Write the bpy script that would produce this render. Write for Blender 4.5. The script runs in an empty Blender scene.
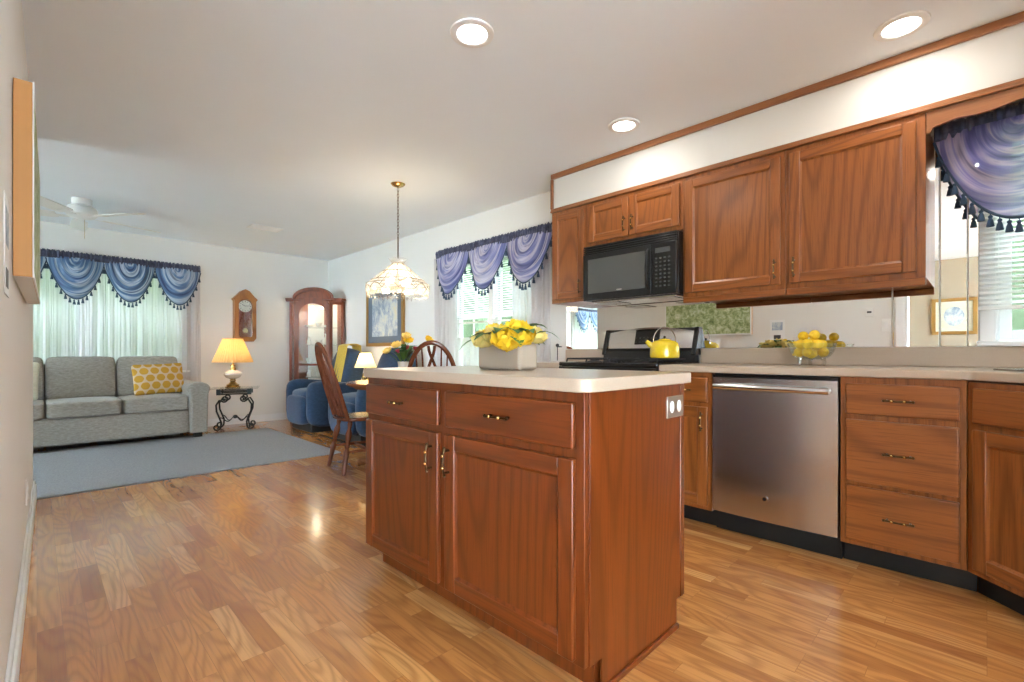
import bpy, bmesh, math, random
from mathutils import Vector, Matrix, Euler
PI = math.pi
R = math.radians
random.seed(7)
scene = bpy.context.scene
COL = scene.collection

# ------------------------------------------------------------------ camera
CAMZ = 0.985
cd = bpy.data.cameras.new('camera')
cam = bpy.data.objects.new('camera', cd); COL.objects.link(cam)
cam.location = (0, 0, CAMZ)
cam.rotation_euler = (R(90), 0, R(-45))
cd.sensor_width = 36.0
cd.lens = 475.0 / 1024.0 * 36.0
cd.shift_y = 12.0 / 1024.0
cd.clip_start = 0.01
scene.camera = cam
# ------------------------------------------------------------------ world, exposure
w = bpy.data.worlds.new('daylight'); scene.world = w; w.use_nodes = True
bg = w.node_tree.nodes['Background']
bg.inputs[0].default_value = (0.68, 0.85, 1.0, 1)
bg.inputs[1].default_value = 11.0
scene.view_settings.view_transform = 'Standard'
scene.view_settings.look = 'None'
scene.view_settings.gamma = 1
scene.view_settings.use_curve_mapping = False
scene.view_settings.exposure = 1.9
CAN_W = 1.1      # each recessed can

# ------------------------------------------------------------------ node helpers
def new_mat(name):
    m = bpy.data.materials.new(name); m.use_nodes = True
    return m, m.node_tree, m.node_tree.nodes['Principled BSDF']
def pbr(name, col, rough=.5, metal=0, **kw):
    m, nt, b = new_mat(name)
    b.inputs['Base Color'].default_value = (*col, 1)
    b.inputs['Roughness'].default_value = rough
    b.inputs['Metallic'].default_value = metal
    for k, v in kw.items():
        b.inputs[k.replace('_', ' ')].default_value = v
    return m
def N(nt, typ, **kw):
    n = nt.nodes.new(typ)
    for k, v in kw.items(): setattr(n, k, v)
    return n
def mathn(nt, op, a, b=None, clamp=False):
    n = N(nt, 'ShaderNodeMath', operation=op, use_clamp=clamp)
    for i, v in enumerate((a, b)):
        if v is None: continue
        if isinstance(v, (int, float)): n.inputs[i].default_value = v
        else: nt.links.new(v, n.inputs[i])
    return n.outputs[0]
def mix(nt, f, a, b, blend='MIX'):
    n = N(nt, 'ShaderNodeMix', data_type='RGBA', blend_type=blend)
    if isinstance(f, (int, float)): n.inputs[0].default_value = f
    else: nt.links.new(f, n.inputs[0])
    for i, v in ((6, a), (7, b)):
        if isinstance(v, tuple): n.inputs[i].default_value = (*v, 1)
        else: nt.links.new(v, n.inputs[i])
    return n.outputs[2]
def noise(nt, vec, scale, detail=3, rough=.5, dist=0):
    n = N(nt, 'ShaderNodeTexNoise')
    n.inputs['Scale'].default_value = scale; n.inputs['Detail'].default_value = detail
    n.inputs['Roughness'].default_value = rough; n.inputs['Distortion'].default_value = dist
    nt.links.new(vec, n.inputs['Vector'])
    return n.outputs[0]
def objvec(nt, scale=(1, 1, 1), rnd=True):
    tc = N(nt, 'ShaderNodeTexCoord'); v = tc.outputs['Object']
    if rnd:
        oi = N(nt, 'ShaderNodeObjectInfo')
        mu = mathn(nt, 'MULTIPLY', oi.outputs['Random'], 37.0)
        ad = N(nt, 'ShaderNodeVectorMath', operation='ADD')
        cx = N(nt, 'ShaderNodeCombineXYZ')
        for i in range(3): nt.links.new(mu, cx.inputs[i])
        nt.links.new(v, ad.inputs[0]); nt.links.new(cx.outputs[0], ad.inputs[1]); v = ad.outputs[0]
    sc = N(nt, 'ShaderNodeVectorMath', operation='MULTIPLY')
    sc.inputs[1].default_value = scale
    nt.links.new(v, sc.inputs[0])
    return sc.outputs[0]
def ramp(nt, f, stops):
    n = N(nt, 'ShaderNodeValToRGB'); cr = n.color_ramp
    while len(cr.elements) < len(stops): cr.elements.new(.5)
    for e, (p, c) in zip(cr.elements, stops): e.position = p; e.color = (*c, 1)
    nt.links.new(f, n.inputs[0]); return n.outputs[0]
def bump(nt, b, h, strength=.3, dist=.01):
    n = N(nt, 'ShaderNodeBump'); n.inputs['Strength'].default_value = strength; n.inputs['Distance'].default_value = dist
    nt.links.new(h, n.inputs['Height']); nt.links.new(n.outputs[0], b.inputs['Normal'])

def oak(name, axis, light, dark, rough=.3, rings=26, ringscale=2.2):
    m, nt, b = new_mat(name)
    s = [1, 1, 1]; s[axis] = .11
    v = objvec(nt, tuple(s))
    n1 = noise(nt, v, ringscale, 1.5, .4)
    r = mathn(nt, 'SINE', mathn(nt, 'MULTIPLY', n1, rings * 6.0))
    r = mathn(nt, 'MULTIPLY_ADD', r, .5); r.node.inputs[2].default_value = .5
    r = mathn(nt, 'POWER', r, 4.0)
    s2 = [1, 1, 1]; s2[axis] = .03
    pores = noise(nt, objvec(nt, tuple(s2)), 150, 3, .75)
    pf = mathn(nt, 'MULTIPLY', mathn(nt, 'SUBTRACT', .52, pores, True), 5.0, True)
    blot = noise(nt, v, 2.2, 2)
    c = mix(nt, blot, tuple(x * .86 for x in light), tuple(min(1, x * 1.12) for x in light))
    c = mix(nt, mathn(nt, 'MULTIPLY', r, .48), c, dark)
    c = mix(nt, mathn(nt, 'MULTIPLY', pf, .5), c, dark)
    nt.links.new(c, b.inputs['Base Color'])
    b.inputs['Roughness'].default_value = rough
    b.inputs['Coat Weight'].default_value = .12; b.inputs['Coat Roughness'].default_value = .3
    bump(nt, b, pf, .06, .002)
    return m
OL, OD = (.31, .096, .020), (.10, .024, .004)
M = {}
M['oakV'] = oak('oak_vertical', 2, OL, OD)
M['oakH'] = oak('oak_horizontal', 0, OL, OD)
M['oakY'] = oak('oak_lengthwise', 1, (.36, .14, .05), (.20, .065, .02))
IL, ID = (.19, .041, .007), (.065, .012, .002)  # same oak as the cabinets, darkened in colour for the island's dimmer light
M['ioakV'] = oak('shaded_island_oak_vertical', 2, IL, ID)
M['ioakH'] = oak('shaded_island_oak_horizontal', 0, IL, ID)
M['cherry'] = oak('cherry_wood', 2, (.25, .055, .012), (.10, .02, .006), .38)
M['clockoak'] = oak('clock_oak', 2, (.42, .17, .035), (.20, .06, .015), .35)
M['darkwood'] = oak('dark_turned_wood', 2, (.20, .055, .022), (.08, .02, .01), .22)
M['tablewood'] = oak('table_wood', 0, (.30, .12, .05), (.15, .05, .02), .12)

def floor_mat():
    m, nt, b = new_mat('oak_laminate')
    tc = N(nt, 'ShaderNodeTexCoord')
    sep = N(nt, 'ShaderNodeSeparateXYZ'); nt.links.new(tc.outputs['Object'], sep.inputs[0])
    cmb = N(nt, 'ShaderNodeCombineXYZ')
    nt.links.new(sep.outputs[1], cmb.inputs[0]); nt.links.new(sep.outputs[0], cmb.inputs[1])
    br = N(nt, 'ShaderNodeTexBrick'); br.offset = .37; br.offset_frequency = 3
    br.inputs['Color1'].default_value = (0, 0, 0, 1); br.inputs['Color2'].default_value = (1, 1, 1, 1)
    br.inputs['Mortar'].default_value = (.3, .3, .3, 1)
    br.inputs['Scale'].default_value = 1; br.inputs['Mortar Size'].default_value = .0006
    br.inputs['Brick Width'].default_value = .42; br.inputs['Row Height'].default_value = .066
    nt.links.new(cmb.outputs[0], br.inputs['Vector'])
    rnd = N(nt, 'ShaderNodeSeparateColor'); nt.links.new(br.outputs['Color'], rnd.inputs[0]); rv = rnd.outputs[0]
    off = mathn(nt, 'MULTIPLY', rv, 61.0)
    c2 = N(nt, 'ShaderNodeCombineXYZ')
    nt.links.new(mathn(nt, 'ADD', sep.outputs[0], off), c2.inputs[0])
    nt.links.new(mathn(nt, 'MULTIPLY', sep.outputs[1], .16), c2.inputs[1])
    nt.links.new(off, c2.inputs[2])
    n1 = noise(nt, c2.outputs[0], 6.0, 1, .4)
    r = mathn(nt, 'SINE', mathn(nt, 'MULTIPLY', n1, 105.0))
    r = mathn(nt, 'MULTIPLY_ADD', r, .5); r.node.inputs[2].default_value = .5
    c3 = N(nt, 'ShaderNodeCombineXYZ')
    nt.links.new(mathn(nt, 'ADD', sep.outputs[0], off), c3.inputs[0])
    nt.links.new(mathn(nt, 'MULTIPLY', sep.outputs[1], .04), c3.inputs[1])
    fine = noise(nt, c3.outputs[0], 110, 1, .5)
    base = ramp(nt, rv, [(0, (.44, .175, .048)), (.35, (.60, .26, .074)), (.7, (.66, .30, .088)), (1, (.78, .42, .15))])
    c = mix(nt, mathn(nt, 'MULTIPLY', mathn(nt, 'MULTIPLY', r, r), .42), base, (.30, .11, .035))
    c = mix(nt, mathn(nt, 'MULTIPLY', mathn(nt, 'SUBTRACT', .52, fine, True), 1.6, True), c, (.30, .12, .045))
    c = mix(nt, mathn(nt, 'MULTIPLY', br.outputs['Fac'], .5), c, (.2, .09, .04))
    nt.links.new(c, b.inputs['Base Color'])
    b.inputs['Roughness'].default_value = .26
    b.inputs['Coat Weight'].default_value = .55; b.inputs['Coat Roughness'].default_value = .13
    return m
M['floor'] = floor_mat()

def plaster(name, col, rough=.85):
    m, nt, b = new_mat(name)
    v = objvec(nt, (1, 1, 1), False)
    c = mix(nt, noise(nt, v, 3, 3), tuple(x * .98 for x in col), tuple(min(1, x * 1.01) for x in col))
    nt.links.new(c, b.inputs['Base Color']); b.inputs['Roughness'].default_value = rough
    bump(nt, b, noise(nt, v, 180, 2), .04, .002)
    return m
M['wall'] = plaster('wall_paint', (.82, .80, .755))
M['ceiling'] = plaster('ceiling_paint', (.89, .94, .98))
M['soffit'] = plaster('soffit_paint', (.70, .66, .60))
M['tanwall'] = plaster('dining_wall_paint', (.44, .36, .26))
M['white'] = pbr('white_trim', (.86, .86, .84), .4)
M['whiteplastic'] = pbr('white_plastic', (.85, .84, .80), .35)

def fabric(name, a, b2, scale=400, rough=.95, bs=.3):
    m, nt, b = new_mat(name)
    v = objvec(nt, (1, 1, 1), False)
    v2 = objvec(nt, (.3, .6, 1), False)
    f = noise(nt, v2, scale * .35, 3, .7)
    f = mathn(nt, 'MULTIPLY', mathn(nt, 'SUBTRACT', f, .3, True), 2.2, True)
    nt.links.new(mix(nt, f, a, b2), b.inputs['Base Color'])
    b.inputs['Roughness'].default_value = rough
    b.inputs['Sheen Weight'].default_value = .25
    bump(nt, b, noise(nt, v, scale, 2), bs, .003)
    return m
M['sofa'] = fabric('grey_weave', (.27, .25, .212), (.46, .425, .37), 260)
M['recliner'] = fabric('blue_velour', (.012, .036, .085), (.026, .066, .135), 160)
M['throw'] = fabric('yellow_knit', (.62, .42, .06), (.80, .58, .12), 300)
M['cream'] = fabric('cream_weave', (.62, .60, .45), (.75, .72, .6), 200)

def carpet_mat():
    m, nt, b = new_mat('blue_grey_carpet')
    v = objvec(nt, (1, 1, 1), False)
    f = noise(nt, v, 70, 4, .9); g = noise(nt, v, 30, 3, .7)
    c = mix(nt, mathn(nt, 'MULTIPLY', mathn(nt, 'SUBTRACT', f, .32, True), 2.6, True), (.18, .19, .205), (.42, .43, .455))
    c = mix(nt, mathn(nt, 'MULTIPLY', g, .35), c, (.33, .32, .31))
    nt.links.new(c, b.inputs['Base Color']); b.inputs['Roughness'].default_value = 1
    bump(nt, b, f, .6, .006)
    return m
M['carpet'] = carpet_mat()

def ctop():
    m, nt, b = new_mat('beige_laminate_counter')
    v = objvec(nt, (1, 1, 1), False)
    c = mix(nt, noise(nt, v, 350, 3, .7), (.45, .345, .25), (.58, .465, .355))
    nt.links.new(c, b.inputs['Base Color']); b.inputs['Roughness'].default_value = .28
    b.inputs['Coat Weight'].default_value = .3; b.inputs['Coat Roughness'].default_value = .15
    return m
M['ctop'] = ctop()
def steel():
    m, nt, b = new_mat('brushed_stainless')
    v = objvec(nt, (1, 1, 60), False)
    n_ = noise(nt, v, 9, 3, .6)
    nt.links.new(mix(nt, n_, (.50, .49, .47), (.62, .61, .59)), b.inputs['Base Color'])
    b.inputs['Metallic'].default_value = 1; b.inputs['Roughness'].default_value = .25
    b.inputs['Anisotropic'].default_value = .75; b.inputs['Anisotropic Rotation'].default_value = 0
    tg = N(nt, 'ShaderNodeCombineXYZ'); tg.inputs[1].default_value = 1
    nt.links.new(tg.outputs[0], b.inputs['Tangent'])
    return m
M['steel'] = steel()
M['chrome'] = pbr('polished_metal', (.75, .74, .72), .15, 1)
M['black'] = pbr('black_enamel', (.012, .012, .013), .18)
M['blackm'] = pbr('black_matte', (.012, .012, .012), .55)
M['toe'] = pbr('black_vinyl', (.003, .003, .0035), .6)
M['iron'] = pbr('wrought_iron', (.016, .026, .028), .42, .4)
M['mwglass'] = pbr('microwave_window', (.075, .08, .075), .1, 0, Coat_Weight=1.0, Coat_Roughness=.05, IOR=1.7)
M['display'] = pbr('display_panel', (.01, .012, .012), .1)
M['key'] = pbr('grey_key_print', (.05, .052, .05), .5)
M['brass'] = pbr('brass', (.62, .42, .16), .25, 1)
M['abrass'] = pbr('antique_brass', (.10, .06, .03), .3, 1)
M['nickel'] = pbr('satin_nickel', (.45, .38, .30), .4, .8)
M['mirror'] = pbr('mirror', (.93, .95, .94), .005, 1)
M['yellow'] = pbr('yellow_enamel', (.80, .56, .015), .2, 0, Coat_Weight=.6)
M['lemon'] = pbr('lemon_peel', (.90, .58, .02), .4)
M['leaf'] = pbr('green_leaf', (.05, .14, .025), .5)
M['leafd'] = pbr('dark_green_leaf', (.03, .09, .025), .5)
M['petal_y'] = pbr('bright_yellow_petal', (.93, .62, .03), .6)
M['petal_p'] = pbr('pale_yellow_petal', (.86, .68, .22), .6)
M['petal_r'] = pbr('red_petal', (.55, .03, .06), .6)
M['stone'] = plaster('concrete_planter', (.42, .335, .25), .8)
M['china'] = pbr('white_china', (.82, .80, .74), .2)
M['bulb'] = None
def emis(name, col, s):
    m, nt, b = new_mat(name)
    b.inputs['Base Color'].default_value = (*col, 1)
    b.inputs['Emission Color'].default_value = (*col, 1)
    b.inputs['Emission Strength'].default_value = s
    return m
M['lens'] = emis('lit_lens', (1, .98, .94), 3)
M['bulb'] = emis('warm_bulb', (1, .84, .58), 5)
def glass(name, col=(1, 1, 1), rough=0, ior=1.45, trans=.0):
    m, nt, b = new_mat(name)
    b.inputs['Base Color'].default_value = (*col, 1); b.inputs['Roughness'].default_value = rough
    b.inputs['Transmission Weight'].default_value = 1; b.inputs['IOR'].default_value = ior
    return m
def thin_glass(name, f=.08, tint=(1, 1, 1)):
    m = bpy.data.materials.new(name); m.use_nodes = True; nt = m.node_tree; nt.nodes.clear()
    o = N(nt, 'ShaderNodeOutputMaterial'); t = N(nt, 'ShaderNodeBsdfTransparent'); g = N(nt, 'ShaderNodeBsdfGlossy')
    t.inputs[0].default_value = (*tint, 1); g.inputs['Roughness'].default_value = .02
    mx = N(nt, 'ShaderNodeMixShader'); fr = N(nt, 'ShaderNodeLayerWeight'); fr.inputs[0].default_value = .5
    a = mathn(nt, 'ADD', mathn(nt, 'MULTIPLY', mathn(nt, 'POWER', fr.outputs['Facing'], 4.0), .6), f + .03, True)
    nt.links.new(a, mx.inputs[0]); nt.links.new(t.outputs[0], mx.inputs[1]); nt.links.new(g.outputs[0], mx.inputs[2])
    nt.links.new(mx.outputs[0], o.inputs[0]); return m
M['pane'] = thin_glass('window_glass', .0)
M['glass'] = thin_glass('clear_glass', .06, (.97, 1, .99))
M['crystal'] = None
def crystal():
    m = thin_glass('cut_crystal', .10, (1, .98, .95)); nt = m.node_tree
    o = [n for n in nt.nodes if n.type == 'OUTPUT_MATERIAL'][0]; src = o.inputs[0].links[0].from_socket
    l = N(nt, 'ShaderNodeBsdfTranslucent'); l.inputs[0].default_value = (.95, .93, .88, 1)
    d = N(nt, 'ShaderNodeBsdfDiffuse'); d.inputs[0].default_value = (.9, .9, .88, 1)
    a = N(nt, 'ShaderNodeAddShader'); nt.links.new(l.outputs[0], a.inputs[0]); nt.links.new(d.outputs[0], a.inputs[1])
    mm = N(nt, 'ShaderNodeMixShader'); mm.inputs[0].default_value = .13
    nt.links.new(src, mm.inputs[1]); nt.links.new(l.outputs[0], mm.inputs[2]); nt.links.new(mm.outputs[0], o.inputs[0])
    return m
M['crystal'] = crystal()
def sheer(name, col, trans):
    m = bpy.data.materials.new(name); m.use_nodes = True; nt = m.node_tree; nt.nodes.clear()
    o = N(nt, 'ShaderNodeOutputMaterial'); t = N(nt, 'ShaderNodeBsdfTransparent')
    d = N(nt, 'ShaderNodeBsdfDiffuse'); l = N(nt, 'ShaderNodeBsdfTranslucent')
    d.inputs[0].default_value = (*col, 1); l.inputs[0].default_value = (*col, 1)
    m1 = N(nt, 'ShaderNodeMixShader'); m1.inputs[0].default_value = .42
    m2 = N(nt, 'ShaderNodeMixShader'); m2.inputs[0].default_value = trans
    nt.links.new(d.outputs[0], m1.inputs[1]); nt.links.new(l.outputs[0], m1.inputs[2])
    nt.links.new(m1.outputs[0], m2.inputs[1]); nt.links.new(t.outputs[0], m2.inputs[2])
    nt.links.new(m2.outputs[0], o.inputs[0]); return m
M['sheer'] = sheer('white_sheer', (.82, .79, .79), .22)
def shade_mat(name, col, s):
    m, nt, b = new_mat(name)
    tc = N(nt, 'ShaderNodeTexCoord')
    b.inputs['Base Color'].default_value = (*col, 1); b.inputs['Roughness'].default_value = .8
    out = nt.nodes['Material Output']
    l = N(nt, 'ShaderNodeBsdfTranslucent'); l.inputs[0].default_value = (*col, 1)
    mx = N(nt, 'ShaderNodeMixShader'); mx.inputs[0].default_value = s
    nt.links.new(b.outputs[0], mx.inputs[1]); nt.links.new(l.outputs[0], mx.inputs[2]); nt.links.new(mx.outputs[0], out.inputs[0])
    return m
M['shade'] = shade_mat('pleated_shade', (.78, .54, .24), .4)
M['shade2'] = shade_mat('cream_shade', (.92, .80, .52), .6)
def swag_mat(name, c1, c2, c3, trans=.04, tl=.16):
    # bands of three tones that follow the drape, hem in the first tone
    m = bpy.data.materials.new(name); m.use_nodes = True; nt = m.node_tree; nt.nodes.clear()
    o = N(nt, 'ShaderNodeOutputMaterial')
    uv = N(nt, 'ShaderNodeUVMap')
    sep = N(nt, 'ShaderNodeSeparateXYZ'); nt.links.new(uv.outputs[0], sep.inputs[0])
    vv = N(nt, 'ShaderNodeVectorMath', operation='MULTIPLY'); vv.inputs[1].default_value = (1.1, 8, 1)
    nt.links.new(uv.outputs[0], vv.inputs[0])
    n1 = noise(nt, vv.outputs[0], 1.1, 3, .55, .6)
    c = ramp(nt, n1, [(.30, c1), (.46, c2), (.58, c3), (.74, c1)])
    c = mix(nt, mathn(nt, 'MULTIPLY', mathn(nt, 'SUBTRACT', sep.outputs[1], .93, True), 14, True), c, c1)
    d = N(nt, 'ShaderNodeBsdfPrincipled'); l = N(nt, 'ShaderNodeBsdfTranslucent'); t = N(nt, 'ShaderNodeBsdfTransparent')
    d.inputs['Roughness'].default_value = .45; d.inputs['Sheen Weight'].default_value = .3
    nt.links.new(c, d.inputs['Base Color']); nt.links.new(c, l.inputs[0])
    m1 = N(nt, 'ShaderNodeMixShader'); m1.inputs[0].default_value = tl
    m2 = N(nt, 'ShaderNodeMixShader'); m2.inputs[0].default_value = trans
    nt.links.new(d.outputs[0], m1.inputs[1]); nt.links.new(l.outputs[0], m1.inputs[2])
    nt.links.new(m1.outputs[0], m2.inputs[1]); nt.links.new(t.outputs[0], m2.inputs[2])
    nt.links.new(m2.outputs[0], o.inputs[0]); return m
M['swag'] = swag_mat('blue_satin_swag', (.018, .045, .16), (.10, .20, .40), (.50, .58, .72))
M['swag2'] = swag_mat('lavender_satin_swag', (.04, .055, .22), (.22, .24, .50), (.60, .58, .72))
M['swag3'] = swag_mat('sheer_purple_swag', (.02, .03, .16), (.20, .18, .45), (.48, .40, .56), .22, .3)
M['navy'] = fabric('navy_trim', (.025, .032, .075), (.09, .10, .17), 120, .7)
M['tassel'] = pbr('tassel_thread', (.03, .055, .10), .8)
M['grass'] = plaster('lawn', (.16, .30, .08), 1)
M['bounce_slab'] = plaster('pale_bounce_slab', (.80, .80, .78), .9)  # pale tone chosen to bounce daylight indoors
M['tree'] = None
def foliage():
    m, nt, b = new_mat('tree_foliage'); v = objvec(nt)
    nt.links.new(mix(nt, noise(nt, v, 14, 4, .8), (.03, .05, .02), (.12, .15, .08)), b.inputs['Base Color'])
    b.inputs['Roughness'].default_value = .9; return m
M['tree'] = foliage()
def painting(name, stops, sc=(1, 1, 1), scale=9):
    m, nt, b = new_mat(name); v = objvec(nt, sc, False)
    nt.links.new(ramp(nt, noise(nt, v, scale, 6, .75, .4), stops), b.inputs['Base Color'])
    b.inputs['Roughness'].default_value = .6; return m
M['meadow'] = painting('meadow_painting', [(.3, (.10, .16, .05)), (.46, (.30, .38, .16)), (.55, (.50, .58, .34)), (.68, (.75, .78, .62))], (1, 1, 1), 16)
M['orangewood'] = pbr('orange_canvas_edge', (.66, .33, .11), .6)
M['lake'] = painting('winter_lake_print', [(.3, (.12, .16, .22)), (.45, (.34, .42, .52)), (.55, (.62, .66, .62)), (.7, (.74, .66, .42))], (1.0, 2.6, .8), 5)
M['bluemat'] = pbr('slate_blue_mat', (.14, .19, .25), .8)
M['gold'] = pbr('gilt_frame', (.42, .24, .07), .35, .6)
M['cushion'] = None
def pillow_mat():
    m, nt, b = new_mat('yellow_quatrefoil_print')
    tc = N(nt, 'ShaderNodeTexCoord')
    sp = N(nt, 'ShaderNodeSeparateXYZ'); nt.links.new(tc.outputs['Object'], sp.inputs[0])
    a = mathn(nt, 'COSINE', mathn(nt, 'MULTIPLY', mathn(nt, 'ADD', sp.outputs[0], mathn(nt, 'MULTIPLY', sp.outputs[2], .577)), 64))
    c = mathn(nt, 'COSINE', mathn(nt, 'MULTIPLY', mathn(nt, 'SUBTRACT', sp.outputs[0], mathn(nt, 'MULTIPLY', sp.outputs[2], .577)), 64))
    e = mathn(nt, 'COSINE', mathn(nt, 'MULTIPLY', sp.outputs[2], 74))
    f = mathn(nt, 'ADD', mathn(nt, 'ADD', a, c), e)
    g = mathn(nt, 'GREATER_THAN', f, -.75)
    nt.links.new(mix(nt, g, (.66, .50, .33), (.58, .31, .03)), b.inputs['Base Color'])
    b.inputs['Roughness'].default_value = .9; return m
M['pillow'] = pillow_mat()

# ------------------------------------------------------------------ mesh builder
class MB:
    def __init__(s): s.bm = bmesh.new(); s.uv = None
    def _mi(s, faces, mi):
        for f in faces: f.material_index = mi
    def box(s, x0, x1, y0, y1, z0, z1, mi=0, mat=None):
        vs = [s.bm.verts.new((x, y, z)) for x in (x0, x1) for y in (y0, y1) for z in (z0, z1)]
        fs = []
        for q in ((0, 1, 3, 2), (4, 6, 7, 5), (0, 4, 5, 1), (2, 3, 7, 6), (0, 2, 6, 4), (1, 5, 7, 3)):
            fs.append(s.bm.faces.new([vs[i] for i in q]))
        s._mi(fs, mi)
        if mat is not None:
            for v in vs: v.co = mat @ v.co
        return s
    def prism(s, poly, axis, a0, a1, mi=0):
        """poly in the two other axes (cyclic order), extruded along axis"""
        def mk(p, a):
            c = [0, 0, 0]; o = [i for i in range(3) if i != axis]
            c[o[0]], c[o[1]] = p; c[axis] = a; return s.bm.verts.new(c)
        A = [mk(p, a0) for p in poly]; B = [mk(p, a1) for p in poly]; n = len(poly); fs = []
        fs.append(s.bm.faces.new(A)); fs.append(s.bm.faces.new(B[::-1]))
        for i in range(n): fs.append(s.bm.faces.new((A[i], B[i], B[(i + 1) % n], A[(i + 1) % n])))
        s._mi(fs, mi); return s
    def lathe(s, prof, c=(0, 0, 0), n=24, mi=0, mod=None, mat=None):
        rings = []
        for r, z in prof:
            ring = []
            for i in range(n):
                a = 2 * PI * i / n; rr = r * (mod(a) if mod else 1)
                p = Vector((rr * math.cos(a), rr * math.sin(a), z))
                if mat is not None: p = mat @ p
                ring.append(s.bm.verts.new(p + Vector(c)))
            rings.append(ring)
        fs = []
        for a, b in zip(rings, rings[1:]):
            for i in range(n): fs.append(s.bm.faces.new((a[i], a[(i + 1) % n], b[(i + 1) % n], b[i])))
        if prof[0][0] > 1e-5: fs.append(s.bm.faces.new(rings[0][::-1]))
        if prof[-1][0] > 1e-5: fs.append(s.bm.faces.new(rings[-1]))
        s._mi(fs, mi); return s
    def cyl(s, p0, p1, r0, r1=None, n=12, mi=0):
        p0, p1 = Vector(p0), Vector(p1); d = p1 - p0
        q = d.to_track_quat('Z', 'Y').to_matrix().to_4x4()
        return s.lathe([(r0, 0), (r0 if r1 is None else r1, d.length)], p0, n, mi, None, q)
    def turned(s, p0, p1, prof, n=14, mi=0):
        """prof: (radius, fraction)"""
        p0, p1 = Vector(p0), Vector(p1); d = p1 - p0
        q = d.to_track_quat('Z', 'Y').to_matrix().to_4x4()
        return s.lathe([(r, f * d.length) for r, f in prof], p0, n, mi, None, q)
    def ball(s, c, r, sc=(1, 1, 1), mi=0, n=14, rot=None):
        m = max(6, n // 2); rings = []
        top = None
        prof = [(math.sin(PI * i / m), -math.cos(PI * i / m)) for i in range(m + 1)]
        mt = Matrix.Diagonal((sc[0], sc[1], sc[2], 1))
        if rot is not None: mt = rot.to_4x4() @ mt
        prof = [(max(a * r, 1e-4 * r), b * r) for a, b in prof]
        return s.lathe(prof, c, n, mi, None, mt)
    def tube(s, pts, r, n=8, mi=0, closed=False):
        pts = [Vector(p) for p in pts]; L = len(pts); rings = []
        rs = r if isinstance(r, (list, tuple)) else [r] * L
        prev = None
        for i, p in enumerate(pts):
            a = pts[(i - 1) % L] if (closed or i > 0) else p
            b = pts[(i + 1) % L] if (closed or i < L - 1) else p
            t = (b - a).normalized()
            if prev is None:
                u = t.orthogonal().normalized()
            else:
                u = (prev - t * prev.dot(t)); u = u.normalized() if u.length > 1e-6 else t.orthogonal().normalized()
            prev = u; v = t.cross(u)
            rings.append([s.bm.verts.new(p + rs[i] * (math.cos(2 * PI * k / n) * u + math.sin(2 * PI * k / n) * v)) for k in range(n)])
        fs = []
        rng = range(L) if closed else range(L - 1)
        for i in rng:
            A, B = rings[i], rings[(i + 1) % L]
            for k in range(n): fs.append(s.bm.faces.new((A[k], A[(k + 1) % n], B[(k + 1) % n], B[k])))
        if not closed:
            fs.append(s.bm.faces.new(rings[0][::-1])); fs.append(s.bm.faces.new(rings[-1]))
        s._mi(fs, mi); return s
    def soft(s, c, size, e=6, mi=0, rot=None, cuts=9, bulge=0, fn=None):
        """rounded cushion block"""
        n = cuts; c = Vector(c); h = Vector(size) / 2
        tmp = bmesh.new(); bmesh.ops.create_cube(tmp, size=2)
        bmesh.ops.subdivide_edges(tmp, edges=tmp.edges[:], cuts=n, use_grid_fill=True)
        mp = {}
        for v in tmp.verts:
            p = v.co; q = Vector([math.copysign(abs(math.sin(abs(k) * PI / 2)) ** .8, k) for k in p])
            nn = (abs(q.x) ** e + abs(q.y) ** e + abs(q.z) ** e) ** (1 / e)
            q = q / nn
            o = Vector((q.x * h.x, q.y * h.y, q.z * h.z))
            if bulge: o.z += math.copysign(bulge, q.z) * (1 - q.x * q.x) * (1 - q.y * q.y) if abs(q.z) > .3 else 0
            if fn: o = fn(o, q)
            if rot is not None: o = rot @ o
            mp[v] = s.bm.verts.new(o + c)
        fs = [s.bm.faces.new([mp[v] for v in f.verts]) for f in tmp.faces]
        tmp.free(); s._mi(fs, mi); return s
    def grid(s, fn, nu, nv, mi=0, uv=True):
        V = [[s.bm.verts.new(fn(i / nu, j / nv)) for j in range(nv + 1)] for i in range(nu + 1)]
        if uv and s.uv is None: s.uv = s.bm.loops.layers.uv.new('UVMap')
        fs = []
        for i in range(nu):
            for j in range(nv):
                f = s.bm.faces.new((V[i][j], V[i + 1][j], V[i + 1][j + 1], V[i][j + 1])); fs.append(f)
                if uv:
                    for lp, (a, b) in zip(f.loops, ((i, j), (i + 1, j), (i + 1, j + 1), (i, j + 1))):
                        lp[s.uv].uv = (a / nu, b / nv)
        s._mi(fs, mi); return s
    def build(s, name, mats, parent=None, bevel=0, smooth=True, solid=0, seg=2, recalc=True):
        if recalc: bmesh.ops.recalc_face_normals(s.bm, faces=s.bm.faces[:])
        me = bpy.data.meshes.new(name); s.bm.to_mesh(me); s.bm.free()
        if not isinstance(mats, (list, tuple)): mats = [mats]
        for m in mats: me.materials.append(m if not isinstance(m, str) else M[m])
        if smooth:
            for p in me.polygons: p.use_smooth = True
            me.set_sharp_from_angle(angle=.62)
        o = bpy.data.objects.new(name, me); COL.objects.link(o)
        if parent: o.parent = parent
        if bevel:
            b = o.modifiers.new('bevel', 'BEVEL'); b.width = bevel; b.segments = seg; b.limit_method = 'ANGLE'; b.angle_limit = .6
        if solid:
            b = o.modifiers.new('solid', 'SOLIDIFY'); b.thickness = solid
        return o

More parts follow.
